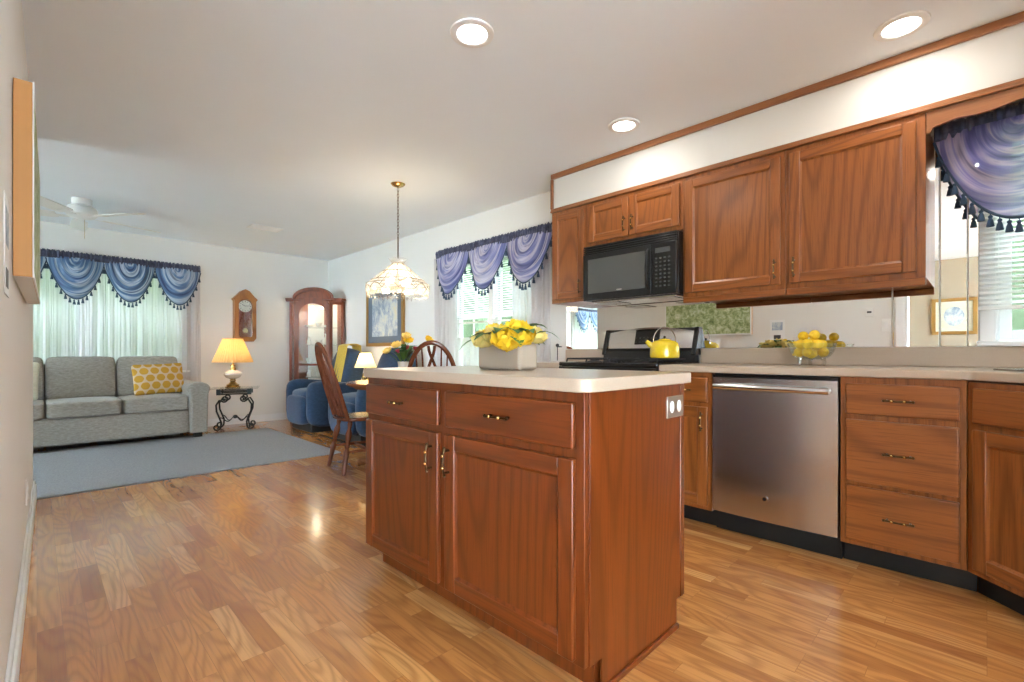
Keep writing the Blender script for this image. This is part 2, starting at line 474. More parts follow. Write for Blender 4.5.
def tag(o, label=None, cat=None, group=None, kind=None):
    if label: o['label'] = label
    if cat: o['category'] = cat
    if group: o['group'] = group
    if kind: o['kind'] = kind
    return o
def thing(name, label, cat, loc=(0, 0, 0), rz=0, group=None):
    o = bpy.data.objects.new(name, None); COL.objects.link(o); o.empty_display_size = .1
    o.location = loc; o.rotation_euler = (0, 0, rz)
    return tag(o, label, cat, group)
def setting(name, loc=(0, 0, 0), rz=0):
    o = bpy.data.objects.new(name, None); COL.objects.link(o); o.location = loc; o.rotation_euler = (0, 0, rz)
    o['kind'] = 'structure'; return o
def dup(o, parent=None):
    c = o.copy(); COL.objects.link(c); c.parent = parent
    for ch in [x for x in list(o.children)]: dup(ch, c)
    return c

# ------------------------------------------------------------------ shell
XR = 3.26; YF = 7.37; H = 2.44
def wall(name, axis, p0, p1, a0, a1, z0, z1, holes, mat='wall'):
    """axis 0: slab between x=p0..p1 running along y;  axis 1: slab between y=p0..p1 running along x"""
    b = MB()
    def bx(u0, u1, v0, v1):
        if u1 - u0 < 1e-4 or v1 - v0 < 1e-4: return
        if axis == 0: b.box(p0, p1, u0, u1, v0, v1)
        else: b.box(u0, u1, p0, p1, v0, v1)
    cur = a0
    for (h0, h1, g0, g1) in sorted(holes):
        bx(cur, h0, z0, z1); bx(h0, h1, z0, g0); bx(h0, h1, g1, z1); cur = h1
    bx(cur, a1, z0, z1)
    o = b.build(name, mat, smooth=False); o['kind'] = 'structure'; return o
b = MB().box(-5.0, 3.5, -4.2, 7.6, -.1, 0); b.build('floor', 'floor', smooth=False)['kind'] = 'structure'
b = MB().box(-5.0, 3.5, -4.2, 7.6, H, H + .1); b.build('ceiling', 'ceiling', smooth=False)['kind'] = 'structure'
KW = (-.74, -.02, 1.03, 2.08)      # kitchen window opening (y0,y1,z0,z1)
DW = (2.98, 4.20, .75, 2.0)      # dining window
wall('wall_right', 0, XR, XR + .14, -1.16, YF + .14, 0, H, [KW, DW])
FW = (-.55, 1.33, .75, 2.02); FW2 = (-4.15, -3.05, .75, 2.02)
wall('wall_far', 1, YF, YF + .14, -5.0, XR, 0, H, [FW, FW2])
wall('wall_kitchen_end', 1, -1.30, -1.16, .9, XR + .14, 0, H, [])
wall('wall_living_side', 0, -5.0, -4.86, 4.54, YF, 0, H, [(4.9, 7.0, .6, 2.1)])
wall('wall_living_near', 1, 4.40, 4.54, -4.86, -.16, 0, H, [])
wall('wall_back_room_side', 0, -3.64, -3.5, -4.0, 1.5, 0, H, [(-3.4, -2.3, .6, 2.1)], 'tanwall')
wall('wall_back_room_end', 1, 1.5, 1.64, -3.5, -.22, 0, H, [], 'tanwall')
wall('wall_back', 1, -4.14, -4.0, -3.64, XR + .14, 0, H, [(-2.9, -.3, .05, 2.1), (.4, 2.8, .8, 2.1)], 'tanwall')
wall('wall_back_right', 0, XR, XR + .14, -4.0, -1.30, 0, H, [(-3.5, -1.6, .8, 2.1)], 'tanwall')
# left wall: slightly out of square with the kitchen
def lw(y): return -.088 + .0152 * y
b = MB().prism([(lw(.62), .62), (lw(4.54), 4.54), (-.17, 4.54), (-.22, .62)], 2, 0, H)
b.build('wall_left', 'wall', smooth=False)['kind'] = 'structure'
b = MB().prism([(lw(.62) + .018, .62), (lw(4.54) + .018, 4.552), (lw(4.54) - .1, 4.552), (lw(4.54) - .1, 4.54), (lw(4.54), 4.54), (lw(.62), .62)], 2, 0, .10)
b.prism([(lw(.62) + .010, .62), (lw(4.54) + .010, 4.547), (lw(4.54) - .1, 4.547), (lw(4.54) - .1, 4.54), (lw(4.54), 4.54), (lw(.62), .62)], 2, .10, .125)
b.build('baseboard_left', 'white', bevel=.003)['kind'] = 'structure'
b = MB().box(-4.8, XR, YF - .015, YF, 0, .10); b.build('baseboard_far', 'white', bevel=.003)['kind'] = 'structure'
b = MB().box(XR - .015, XR, 2.6, YF - .015, 0, .10); b.build('baseboard_right', 'white', bevel=.003)['kind'] = 'structure'
b = MB().box(-.24, lw(.62) + .02, .60, .62, 0, 2.1); b.box(lw(.66), lw(.66) + .02, .62, .70, 0, 2.1); b.build('trim_4', 'white', bevel=.003)['kind'] = 'structure'

# soffit and wood trims
XU = 2.975
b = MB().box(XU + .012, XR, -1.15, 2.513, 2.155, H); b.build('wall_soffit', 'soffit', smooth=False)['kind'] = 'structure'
b = MB().box(XU - .01, XU + .012, -1.15, 2.52, 2.40, H); b.build('trim_1', 'oakY', bevel=.004)['kind'] = 'structure'
b = MB().box(XU - .016, XU + .02, -1.15, 2.52, 2.125, 2.14); b.box(XU - .008, XU + .02, -1.15, 2.52, 2.14, 2.158)
b.build('trim_2', 'oakY', bevel=.004)['kind'] = 'structure'
b = MB().box(XU - .006, XU + .03, 2.505, 2.527, 2.158, 2.40); b.build('trim_3', 'oakV', bevel=.004)['kind'] = 'structure'

# ------------------------------------------------------------------ windows
def window(name, loc, rz, w, h, cols=2, rows=2, units=1, mull=.07, casing=.07, depth=.14, sash=.045):
    """local: x across, y 0 = room face of wall (front = -y), z up from sill"""
    t = setting(name, loc, rz)
    b = MB()
    for x0, x1 in ((-w / 2 - casing, -w / 2 + .01), (w / 2 - .01, w / 2 + casing)): b.box(x0, x1, -.018, .0, -casing, h + casing)
    b.box(-w / 2, w / 2, -.018, 0, h - .01, h + casing); b.box(-w / 2, w / 2, -.018, 0, -casing, .01)
    b.box(-w / 2 - casing - .01, w / 2 + casing + .01, -.045, 0, -.012, .012)
    b.box(-w / 2, -w / 2 + .02, 0, depth, 0, h); b.box(w / 2 - .02, w / 2, 0, depth, 0, h)
    b.box(-w / 2 + .02, w / 2 - .02, .001, depth - .001, 0.0005, .02); b.box(-w / 2 + .02, w / 2 - .02, .001, depth - .001, h - .02, h - .0005)
    b.build('window_frame', 'white', t, bevel=.003)
    uw = (w - .04 - mull * (units - 1)) / units
    s = MB(); g = MB()
    for k in range(units):
        x0 = -w / 2 + .02 + k * (uw + mull); x1 = x0 + uw
        if k: s.box(x0 - mull, x0, .02, depth, .02, h - .02)
        for zi, (z0, z1, yy) in enumerate(((.02, h / 2 + .02, .05), (h / 2 - .02, h - .02, .085))):
            s.box(x0, x0 + sash, yy, yy + .03, z0, z1); s.box(x1 - sash, x1, yy, yy + .03, z0, z1)
            s.box(x0 + sash, x1 - sash, yy + .001, yy + .029, z0 + .0005, z0 + sash); s.box(x0 + sash, x1 - sash, yy + .001, yy + .029, z1 - sash, z1 - .0005)
            for c in range(1, cols):
                xx = x0 + sash + (uw - 2 * sash) * c / cols; s.box(xx - .009, xx + .009, yy + .005, yy + .025, z0, z1)
            for r in range(1, rows):
                zz = z0 + sash + (z1 - z0 - 2 * sash) * r / rows; s.box(x0 + sash, x1 - sash, yy + .006, yy + .024, zz - .009, zz + .009)
            g.bm.faces.new([g.bm.verts.new(q) for q in ((x0 + sash, yy + .015, z0 + sash), (x1 - sash, yy + .015, z0 + sash), (x1 - sash, yy + .015, z1 - sash), (x0 + sash, yy + .015, z1 - sash))])
    s.build('sash', 'white', t, bevel=.003); g.build('pane', 'pane', t, smooth=False)
    return t
FACE_L = R(-90)     # front faces world -X
window('window_1', (XR, (KW[0] + KW[1]) / 2, KW[2]), FACE_L, KW[1] - KW[0], KW[3] - KW[2], 3, 1, casing=.045)
window('window_2', (XR, (DW[0] + DW[1]) / 2, DW[2]), FACE_L, DW[1] - DW[0], DW[3] - DW[2], 2, 2, 2)
window('window_3', ((FW[0] + FW[1]) / 2, YF, FW[2]), 0, FW[1] - FW[0], FW[3] - FW[2], 1, 1, 2)
window('window_4', ((FW2[0] + FW2[1]) / 2, YF, FW2[2]), 0, FW2[1] - FW2[0], FW2[3] - FW2[2], 1, 1, 1)
window('added_window_5', (-1.6, -4.0, .05), R(180), 2.6, 2.05, 1, 1, 2)  # this and the next two: unseen windows added to let in fill daylight
window('added_window_6', (1.6, -4.0, .8), R(180), 2.4, 1.3, 1, 1, 2)
window('added_window_7', (XR, -2.55, .8), FACE_L, 1.9, 1.3, 1, 1, 2)
window('added_window_9', (-3.5, -2.85, .6), R(90), 1.1, 1.5, 1, 1, 1)  # unseen, added for more cool daylight
window('added_window_8', (-4.86, 5.95, .6), R(90), 2.1, 1.5, 1, 1, 2)  # unseen opening added to brighten the living room

# ------------------------------------------------------------------ outdoors
b = MB().box(-14, 16, -14, 20, -.35, -.25)
b.build('ground_outside', 'grass', smooth=False)['kind'] = 'structure'
b = MB().box(-9, 9, -12, -4.14, -.25, -.06); b.box(-9, -5.0, -4.14, 8.5, -.25, -.061); b.box(-5.0, -3.64, -4.14, -.2, -.25, -.1)  # unseen slab added outside to bounce daylight up to the ceiling
b.build('bounce_slab_outside', M['bounce_slab'], smooth=False)['kind'] = 'structure'
def hedge(x0, x1, y0, y1, h, label):  # stands in for garden greenery, added to hold back sky light
    t = MB(); rr = random.Random(int(x0 * 7 + y0)); L = max(x1 - x0, y1 - y0); along = 0 if x1 - x0 > y1 - y0 else 1
    nu = int(L / .16); 
    def fn(u, v):
        a = 2 * PI * v; th = ((x1 - x0) if along else (y1 - y0)) / 2
        p = th * math.cos(a) * (1.1 if abs(math.cos(a)) > .3 else 1); z = -.25 + h / 2 + h / 2 * math.copysign(abs(math.sin(a)) ** .45, math.sin(a))
        j = lambda: rr.uniform(-.13, .13)
        c = (y0 + (y1 - y0) * u) if along else (x0 + (x1 - x0) * u)
        return Vector(((x0 + x1) / 2 + p + j(), c, max(-.25, z + j())) if along else (c + j(), (y0 + y1) / 2 + p + j(), max(-.25, z + j())))
    t.grid(fn, nu, 56, uv=False); return tag(t.build('sky_block_hedge', 'tree', smooth=False), label, 'hedge')
hedge(-9.0, 3.9, 8.7, 9.6, 4.8, 'tall green hedge added to block sky light outside the windows above the sofa')
hedge(4.8, 5.7, -4.2, 8.2, 4.6, 'tall green hedge added to block sky light outside the dining and kitchen windows')

# ------------------------------------------------------------------ cabinets
def pull(parent, x, y, z, vert, L=.10):
    """antique brass bar pull with two bright beads; front = -y"""
    b = MB(); a = Vector((0, 0, 1)) if vert else Vector((1, 0, 0)); c = Vector((x, y, z))
    out = Vector((0, -.028, 0))
    n = 9; pts = []; rs = []
    for k in range(n):
        s = -1 + 2 * k / (n - 1); pts.append(c + out * (1 - .25 * s * s) + a * (s * L / 2)); rs.append(.0045 if k % 2 else .0035)
    b.tube(pts, rs, 8)
    for s in (-1, 1):
        b.cyl(c + a * (s * L * .40), c + out * .85 + a * (s * L * .40), .005, .004, 8)
        b.ball(c + a * (s * L * .5) + out * .75, .006, n=8)
        b.ball(c + out * 1.0 + a * (s * L * .22), .0068, mi=1, n=10)
    o = b.build('handle', ['abrass', 'brass'], parent); return o
def door(parent, x0, x1, z0, z1, V, Hm, hx=None, hz=None, y=0, st=.055):
    b = MB(); T = .019
    b.box(x0, x0 + st, y - T, y, z0, z1, 0); b.box(x1 - st, x1, y - T, y, z0, z1, 0)
    b.box(x0 + st, x1 - st, y - T + .0008, y, z0, z0 + st, 1); b.box(x0 + st, x1 - st, y - T + .0008, y, z1 - st, z1, 1)
    d = b.build('door', [V, Hm], parent, bevel=.0035, seg=2)
    p = MB(); p.box(x0 + st - .004, x1 - st + .004, y - .009, y - .002, z0 + st - .004, z1 - st + .004); p.build('panel', V, d)
    e = .010
    f = MB()   # sloped inner lip
    X0, X1, Z0, Z1 = x0 + st, x1 - st, z0 + st, z1 - st
    for (ax0, ax1, az0, az1, px0, px1, pz0, pz1) in ((X0, X0, Z0, Z1, X0 + e, X0 + e, Z0 + e, Z1 - e), (X1, X1, Z1, Z0, X1 - e, X1 - e, Z1 - e, Z0 + e),
                                                  (X1, X0, Z0, Z0, X1 - e, X0 + e, Z0 + e, Z0 + e), (X0, X1, Z1, Z1, X0 + e, X1 - e, Z1 - e, Z1 - e)):
        v = [f.bm.verts.new(q) for q in ((ax0, y - T + .004, az0), (ax1, y - T + .004, az1), (px1, y - .0085, pz1), (px0, y - .0085, pz0))]
        f.bm.faces.new(v)
    f.build('moulding', V, d, smooth=False)
    if hx is not None: pull(d, hx, y - T, hz, True)
    return d
def drawer(parent, x0, x1, z0, z1, Hm, y=0, handle=True, L=.10):
    d = MB().box(x0, x1, y - .019, y, z0, z1).build('drawer', Hm, parent, bevel=.006, seg=3)
    if handle: pull(d, (x0 + x1) / 2, y - .019, (z0 + z1) / 2, False, L)
    return d
def carcass(parent, w, d, z0, z1, V='oakV', ff=.02):
    """face-framed box; front face at y = 0, so doors overlay it"""
    b = MB(); b.box(0, w, ff, d, z0, z1); b.box(0, w, 0, ff, z0, z1)
    return b.build('body', V, parent, bevel=.0015)
def base_cab(x, y, w, label, kind, rz=FACE_L, toe=True, grp=None):
    t = thing('base_cabinet', label, 'cabinet', (x, y, 0), rz, grp)
    carcass(t, w, .585, .10, .874)
    MB().box(0, w + (.028 if kind == 'drawers' else 0), .07, .56, 0, .10).build('toe_kick', 'toe', t)
    if kind == 'one':
        drawer(t, .022, w - .022, .705, .845, 'oakH', L=.09)
        door(t, .022, w - .022, .125, .68, 'oakV', 'oakH', w - .05, .60)
    elif kind == 'drawers':
        for z0, z1 in ((.705, .845), (.395, .68), (.125, .375)): drawer(t, .022, w - .022, z0, z1, 'oakH')
    elif kind == 'sink':
        drawer(t, .03, w - .03, .705, .845, 'oakH', handle=False)
        door(t, .03, w / 2 - .004, .125, .68, 'oakV', 'oakH', w / 2 - .03, .60)
        door(t, w / 2 + .004, w - .03, .125, .68, 'oakV', 'oakH', w / 2 + .03, .60)
    return t
XB = 2.67
base_cab(XB, 2.55, .383, 'oak base cabinet left of the stove at the end of the run', 'one')
base_cab(XB, 1.397, .310, 'narrow oak base cabinet between stove and dishwasher', 'one')
base_cab(XB, .487, .430, 'oak base cabinet with three stacked drawers right of the dishwasher', 'drawers')
# corner sink base, at forty five degrees: pentagon body filling the corner
t = thing('sink_cabinet', 'angled oak corner sink cabinet at right edge of the kitchen', 'cabinet', (XB, .055, 0), R(-135))
W_ = .86
inv = Matrix.Rotation(R(135), 2)
b = MB(); b.prism([tuple(inv @ Vector((x - XB, y - .055))) for x, y in ((XB, .055), (XB - .608, -.553), (XB - .608, -1.15), (XR - .01, -1.15), (XR - .01, .055))], 2, .10, .868)
b.build('body', 'oakV', t)
MB().box(-.028, W_, .07, .12, 0, .10).build('toe_kick', 'toe', t)
drawer(t, .035, W_ - .035, .705, .845, 'oakH', handle=False)
door(t, .035, W_ / 2 - .004, .125, .68, 'oakV', 'oakH', W_ / 2 - .03, .60)
door(t, W_ / 2 + .004, W_ - .035, .125, .68, 'oakV', 'oakH', W_ / 2 + .03, .60)

def upper(y, w, z0, z1, label, doors, rail=0):
    t = thing('wall_cabinet', label, 'cabinet', (XU, y, 0), FACE_L)
    carcass(t, w, XR - XU - .004, z0, z1)
    n = len(doors); 
    for (a, c, hx) in doors: door(t, a, c, z0 + .028, z1 - .03, 'oakV', 'oakH', hx, z0 + .028 + .085, st=.052)
    if rail:
        MB().box(-.0, w, -.004, .03, z0 - rail, z0).build('light_rail', 'oakH', t, bevel=.005)
    return t
upper(2.513, .350, 1.385, 2.124, 'narrow tall oak wall cabinet left of the microwave', [(.02, .325, .30)])
upper(2.162, .762, 1.79, 2.124, 'short double door oak wall cabinet above the microwave', [(.02, .365, .34), (.378, .742, .403)])
upper(1.399, .599, 1.345, 2.124, 'large oak wall cabinet directly right of the microwave', [(.02, .575, .549)], .036)
upper(.799, .594, 1.345, 2.124, 'large oak wall cabinet beside the window valance', [(.02, .560, .046)], .036)
# scalloped board over the window
b = MB(); pts = [(.203, 2.124), (-.95, 2.124)]
n = 90
for k in range(n + 1):
    yy = -.95 + 1.153 * k / n; u = (.203 - yy)
    zz = 2.055 + .0 + .035 * min(1, u / .5) - .0 - .012 * abs(math.cos(PI * u / .20)) - (.02 if u < .015 else 0)
    pts.append((yy, zz))
b.prism(pts, 0, XU, XU + .018)
b = b.build('scalloped_valance_board', M['oakY'])
tag(b, 'scalloped oak board bridging above the kitchen window beside the cabinets', 'valance board')

# ------------------------------------------------------------------ counters
b = MB()
cx0 = XB - .028
b.prism([(cx0, 1.397), (cx0, .055 - .012), (cx0 - .62, .055 - .632), (cx0 - .62, -1.155), (XR - .003, -1.155), (XR - .003, 1.397)], 2, .875, .914)
t = thing('countertop', 'long beige countertop over the dishwasher and drawers with splash', 'countertop', (0, 0, 0))
b.build('worktop', 'ctop', t, bevel=.006, seg=3)
b = MB().box(XR - .022, XR - .003, -1.13, 1.397, .9145, 1.016); b.box(2.05, XR - .025, -1.155, -1.135, .9145, 1.016)
b.build('backsplash', 'ctop', t, bevel=.004)
t = thing('countertop', 'short beige countertop left of the stove', 'countertop', (0, 0, 0))
MB().box(cx0, XR - .018, 2.163, 2.57, .875, .914).build('worktop', 'ctop', t, bevel=.006, seg=3)
MB().box(XR - .040, XR - .018, 2.163, 2.57, .9145, 1.016).build('backsplash', 'ctop', t, bevel=.004)
# sink
t = thing('kitchen_sink', 'stainless steel sink set in the corner countertop', 'sink', (2.66, -.37, .914), R(-135))
b = MB(); 
for q in ((-.28, .28, -.22, -.19), (-.28, .28, .19, .22), (-.28, -.25, -.19, .19), (.25, .28, -.19, .19)): b.box(*q, .001, .008)
b.build('rim', 'steel', t, bevel=.003)
b = MB(); b.tube([(0, .205, .008), (0, .205, .22), (0, .19, .27), (0, .14, .29), (0, .08, .27), (0, .06, .22)], .011, 10); b.cyl((-.08, .205, .008), (-.08, .205, .05), .015); b.cyl((.08, .205, .008), (.08, .205, .05), .015)
b.build('faucet', 'chrome', t)

# mirrors
def mir(y0, y1, z0, z1, label, x=XR - .006):
    m = MB().box(x, XR - .0005, y0, y1, z0, z1).build('wall_mirror', 'mirror', None, bevel=.002, smooth=False)
    tag(m, label, 'mirror')
mir(.361, 2.585, 1.017, 1.384, 'long frameless mirror splashback behind stove and bowl of lemons')
mir(.172, .357, 1.017, 2.10, 'mirror panel half behind the end of the last wall cabinet')
mir(.069, .168, 1.017, 2.10, 'narrow tall mirror strip between two seams left of the kitchen window')
mir(.028, .066, 1.017, 2.10, 'thinnest mirror strip touching the kitchen window frame')

# ------------------------------------------------------------------ island
IX, IY0, IY1, IW = 1.081, .795, 2.02, .60
t = thing('kitchen_island', 'freestanding oak kitchen island with beige top in the foreground', 'kitchen island', (IX, IY1, 0), FACE_L)
IL_ = IY1 - IY0
b = MB(); b.box(0, IL_ - .0, .0, IW - .001, .10, .874); b.box(.0, IL_ - .02, .075, IW - .06, 0.0, .10, 1)
b.build('body', ['ioakV', 'ioakV'], t, bevel=.0015)
# end panel with notched toe corners
p = MB(); p.prism([(.018, .10), (.078, .10), (.078, 0), (IW - .055, 0), (IW - .055, .10), (IW, .10), (IW, .874), (.018, .874)], 0, IL_ - .002, IL_ + .006)
p.build('end_panel', 'ioakV', t, bevel=.001)
q = MB(); q.box(IL_ + .006, IL_ + .016, .078, IW - .055, 0, .018); q.box(IL_ + .004, IL_ + .009, IW - .028, IW, .10, .872); q.build('shoe_moulding', 'ioakH', t, bevel=.003)
dl = .565
drawer(t, .012, dl - .006, .712, .845, 'ioakH', L=.085)
drawer(t, dl + .040, IL_ - .028, .712, .845, 'ioakH', L=.10)
door(t, .012, dl - .006, .115, .685, 'ioakV', 'ioakH', dl - .042, .59)
door(t, dl + .040, IL_ - .028, .115, .685, 'ioakV', 'ioakH', dl + .066, .59)
b = MB(); r = .055; pts = []
x0, x1, y0, y1 = -.03, IL_ + .028, -.028, IW + .03
for cx_, cy_, a0 in ((x1 - r, y0 + r, -90), (x1 - r, y1 - r, 0), (x0 + r, y1 - r, 90), (x0 + r, y0 + r, 180)):
    rr_ = r if not (cx_ > .5 and cy_ > .3) else .02
    cx2 = cx_ + (r - rr_); cy2 = cy_ + (r - rr_) * (1 if cy_ > .3 else -1) * 1
    for k in range(9):
        a = R(a0 + 90 * k / 8); pts.append((cx2 + rr_ * math.cos(a), cy2 + rr_ * math.sin(a)) if cy_ > .3 and cx_ > .5 else (cx_ + r * math.cos(a), cy_ + r * math.sin(a)))
b.prism(pts, 2, .875, .914); b.build('worktop', 'ctop', t, bevel=.004, seg=3)
o = MB(); zc = .795; yc = IW - .075
o.box(IL_ + .006, IL_ + .012, yc - .06, yc + .06, zc - .038, zc + .038); 
ou = o.build('outlet', M['nickel'], t, bevel=.002)
o = MB()
for s in (-1, 1): o.ball((IL_ + .012, yc + s * .026, zc), .017, (.25, 1, 1.25))
o.build('socket', 'whiteplastic', ou)

# ------------------------------------------------------------------ dishwasher
t = thing('dishwasher', 'stainless steel dishwasher under the beige counter', 'dishwasher', (XB - .004, 1.083, 0), FACE_L)
w_ = .592
MB().box(.003, w_ - .003, .03, .56, .10, .872).build('body', 'blackm', t)
def dwf(u, v):
    return Vector((.004 + (w_ - .008) * u, -.012 - .012 * (1 - (2 * u - 1) ** 2) , .118 + .735 * v))
b = MB(); pp = [dwf(k / 24, 0) for k in range(25)]
b.prism([(p.x, p.y) for p in pp] + [(w_ - .004, .02), (.004, .02)], 2, .118, .852); b.build('door_panel', 'steel', t)
MB().box(.004, w_ - .004, -.006, .03, .852, .866).build('control_strip', 'black', t)
b = MB(); pts = [(.03 + (w_ - .06) * k / 16, -.062 - .010 * math.sin(PI * k / 16), .805) for k in range(17)]
b.tube(pts, .015, 14)
for s in (.04, w_ - .04): b.cyl((s, -.01, .805), (s, -.055, .805), .011)
b.build('handle', 'chrome', t)
b = MB(); b.cyl((w_ / 2 - .02, -.020, .235), (w_ / 2 - .02, -.030, .235), .016, n=20); b.cyl((w_ / 2 - .02, -.030, .235), (w_ / 2 - .02, -.0315, .235), .010, n=20, mi=1)
b.build('badge', ['chrome', 'black'], t)
b = MB(); b.cyl((w_ / 2 - .02, -.019, .845), (w_ / 2 - .02, -.0235, .845), .006, n=14); b.build('indicator', 'black', t)
MB().box(.0, w_, .055, .10, 0, .105).build('toe_kick', 'toe', t)

# ------------------------------------------------------------------ stove
t = thing('gas_stove', 'black and stainless gas stove between the beige counters', 'stove', (2.635, 2.161, 0), FACE_L)
w_ = .760
MB().box(.002, w_ - .002, .03, .59, .02, .895).build('body', 'blackm', t, bevel=.003)
MB().box(0, w_, 0, .595, .895, .922).build('cooktop', 'black', t, bevel=.004)
d_ = MB().box(.01, w_ - .01, -.005, .03, .17, .74).build('oven_door', 'steel', t, bevel=.006)
MB().box(.12, w_ - .12, -.008, -.004, .30, .60).build('oven_window', 'mwglass', d_)
b = MB().tube([(.06, -.05, .69), (w_ - .06, -.05, .69)], .012, 12); b.cyl((.09, 0, .69), (.09, -.05, .69), .01); b.cyl((w_ - .09, 0, .69), (w_ - .09, -.05, .69), .01); b.build('handle', 'chrome', d_)
MB().box(.01, w_ - .01, 0, .03, .03, .155).build('drawer', 'steel', t, bevel=.005)
MB().box(.0, w_, -.004, .03, .75, .893).build('control_panel', 'black', t, bevel=.005)
for k in range(5): MB().cyl((.10 + k * .14, -.004, .825), (.10 + k * .14, -.035, .825), .022, .018, 18).build('knob', 'blackm', t)
for k in range(2):
    b = MB(); x0 = .03 + k * .36; x1 = x0 + .34; zz = .945
    for xx in (x0, x0 + .17, x1): b.tube([(xx, .05, .924), (xx, .06, zz), (xx, .44, zz), (xx, .45, .924)], .006, 6)
    for yy in (.06, .155, .25, .345, .44): b.tube([(x0, yy, zz), (x1, yy, zz)], .006, 6)
    b.build('grate', 'blackm', t)
for bx_, by_ in ((.2, .15), (.56, .15), (.2, .35), (.56, .35)):
    MB().lathe([(.055, .0), (.05, .008), (.03, .012), (.03, .018), (.001, .02)], (bx_, by_, .922), 20).build('burner', 'blackm', t)
# backguard: black body, stainless slanted fascia with bowed top
bg_ = MB(); bg_.prism([(.535, .922), (.612, .922), (.612, 1.165), (.600, 1.165), (.575, 1.02), (.54, 1.00)], 0, .012, w_ - .012)
G = bg_.build('backguard', 'blackm', t, bevel=.003)
def slant(u, v, off=0):
    zt = 1.140 + .035 * math.sin(PI * u); z = 1.02 + (zt - 1.02) * v
    return Vector((.03 + (w_ - .06) * u, .560 + (z - 1.02) * .28 - off - .02 * math.sin(PI * u), z))
def shell(b, fn, nu, nv, back):
    b.grid(fn, nu, nv, uv=False); b.grid(lambda u, v: fn(u, v) + Vector((0, back, 0)), nu, nv, uv=False)
    for a0, a1, vary in ((0, 0, 1), (1, 1, 1), (0, 0, 0), (1, 1, 0)):
        if vary: b.grid(lambda p, q: fn(a0, p) + Vector((0, back * q, 0)), nv, 1, uv=False)
        else: b.grid(lambda p, q: fn(p, a0) + Vector((0, back * q, 0)), nu, 1, uv=False)
    bmesh.ops.remove_doubles(b.bm, verts=b.bm.verts[:], dist=1e-5)
    return b
shell(MB(), lambda u, v: slant(u, v), 24, 3, .04).build('fascia', 'steel', G)
dd = shell(MB(), lambda u, v: slant(.36 + .28 * u, .2 + .72 * v, .004), 8, 2, .006).build('display', 'display', G)
k = MB()
for i in range(6):
    for j in range(2):
        c = slant(.38 + .045 * i, .3 + .2 * j, .008); k.box(c.x - .007, c.x + .007, c.y, c.y + .002, c.z - .004, c.z + .004)
k.build('key_print', 'key', dd, smooth=False)
for s in (0, w_ - .035):
    f = MB(); f.prism([(.53, .97), (.618, .97), (.618, 1.15), (.612, 1.168), (.59, 1.166), (.540, 1.01)], 0, s, s + .035); f.build('end_cap', 'black', G, bevel=.006)

# kettle
t = thing('tea_kettle', 'yellow enamel kettle on the stove grate', 'kettle', (2.93, 1.505, .952), R(-45))
MB().lathe([(.088, 0), (.094, .006), (.095, .03), (.093, .075), (.086, .098), (.070, .112), (.045, .118), (.03, .12)], (0, 0, 0), 32).build('body', 'yellow', t)
l_ = MB().lathe([(.040, .117), (.038, .124), (.014, .129), (.001, .130)], (0, 0, 0), 20).build('lid', 'yellow', t)
MB().ball((0, 0, .138), .009, n=10).build('knob', 'blackm', l_)
MB().tube([(-.070, 0, .072), (-.098, 0, .090), (-.122, 0, .112)], [.024, .018, .012], 12).build('spout', 'yellow', t)
MB().ball((-.124, 0, .116), .012, n=10).build('whistle', 'blackm', t)
MB().tube([(-.075 * math.cos(PI * k / 16), 0, .105 + .10 * math.sin(PI * k / 16)) for k in range(17)], .003, 8).build('handle', 'chrome', t)

# ------------------------------------------------------------------ microwave
t = thing('microwave_oven', 'black over-the-range microwave above the stove', 'microwave', (2.89, 2.128, 1.37), FACE_L)
w_ = .728; h_ = .405
MB().box(0, w_, .02, XR - 2.89 - .008, 0, h_).build('body', 'black', t, bevel=.004)
b = MB()
for k in range(4): b.box(.0, w_, -.004 - .0, .02, h_ - .062 + k * .0155, h_ - .062 + k * .0155 + .011)
b.build('vent_grille', 'black', t, bevel=.002)
D = MB(); D.box(.0, w_ * .755, -.012, .02, .0, h_ - .066); D = D.build('door', 'black', t, bevel=.004)
b = MB(); b.box(.045, w_ * .70, -.0145, -.012, .05, h_ - .105); b.build('window', 'mwglass', D, bevel=.001)
MB().tube([(w_ * .735, -.016, .045), (w_ * .735, -.038, .07), (w_ * .735, -.045, h_ / 2 - .03), (w_ * .735, -.038, h_ - .125), (w_ * .735, -.016, h_ - .10)], [.010, .012, .013, .012, .010], 10).build('handle', 'black', D)
MB().box(.29, .33, -.0155, -.0145, .058, .064).build('badge', 'chrome', D)
C = MB(); C.box(w_ * .76, w_, -.010, .02, 0, h_ - .066); C = C.build('control_panel', 'black', t, bevel=.004)
k = MB()
for i in range(4):
    for j in range(8):
        x = w_ * .80 + i * .030; z = .05 + j * .026
        k.box(x, x + .014, -.0115, -.010, z, z + .009)
k.box(w_ * .80, w_ * .80 + .105, -.0115, -.010, .272, .305)
k.build('keypad', 'key', C, smooth=False)
u = MB(); u.box(.03, w_ - .03, .05, .33, -.012, 0); u = u.build('underside', 'chrome', t, bevel=.003)
u2 = MB(); u2.box(.06, .24, .08, .26, -.015, -.012); u2.box(.49, .67, .08, .26, -.015, -.012); u2.build('filter', 'steel', u)

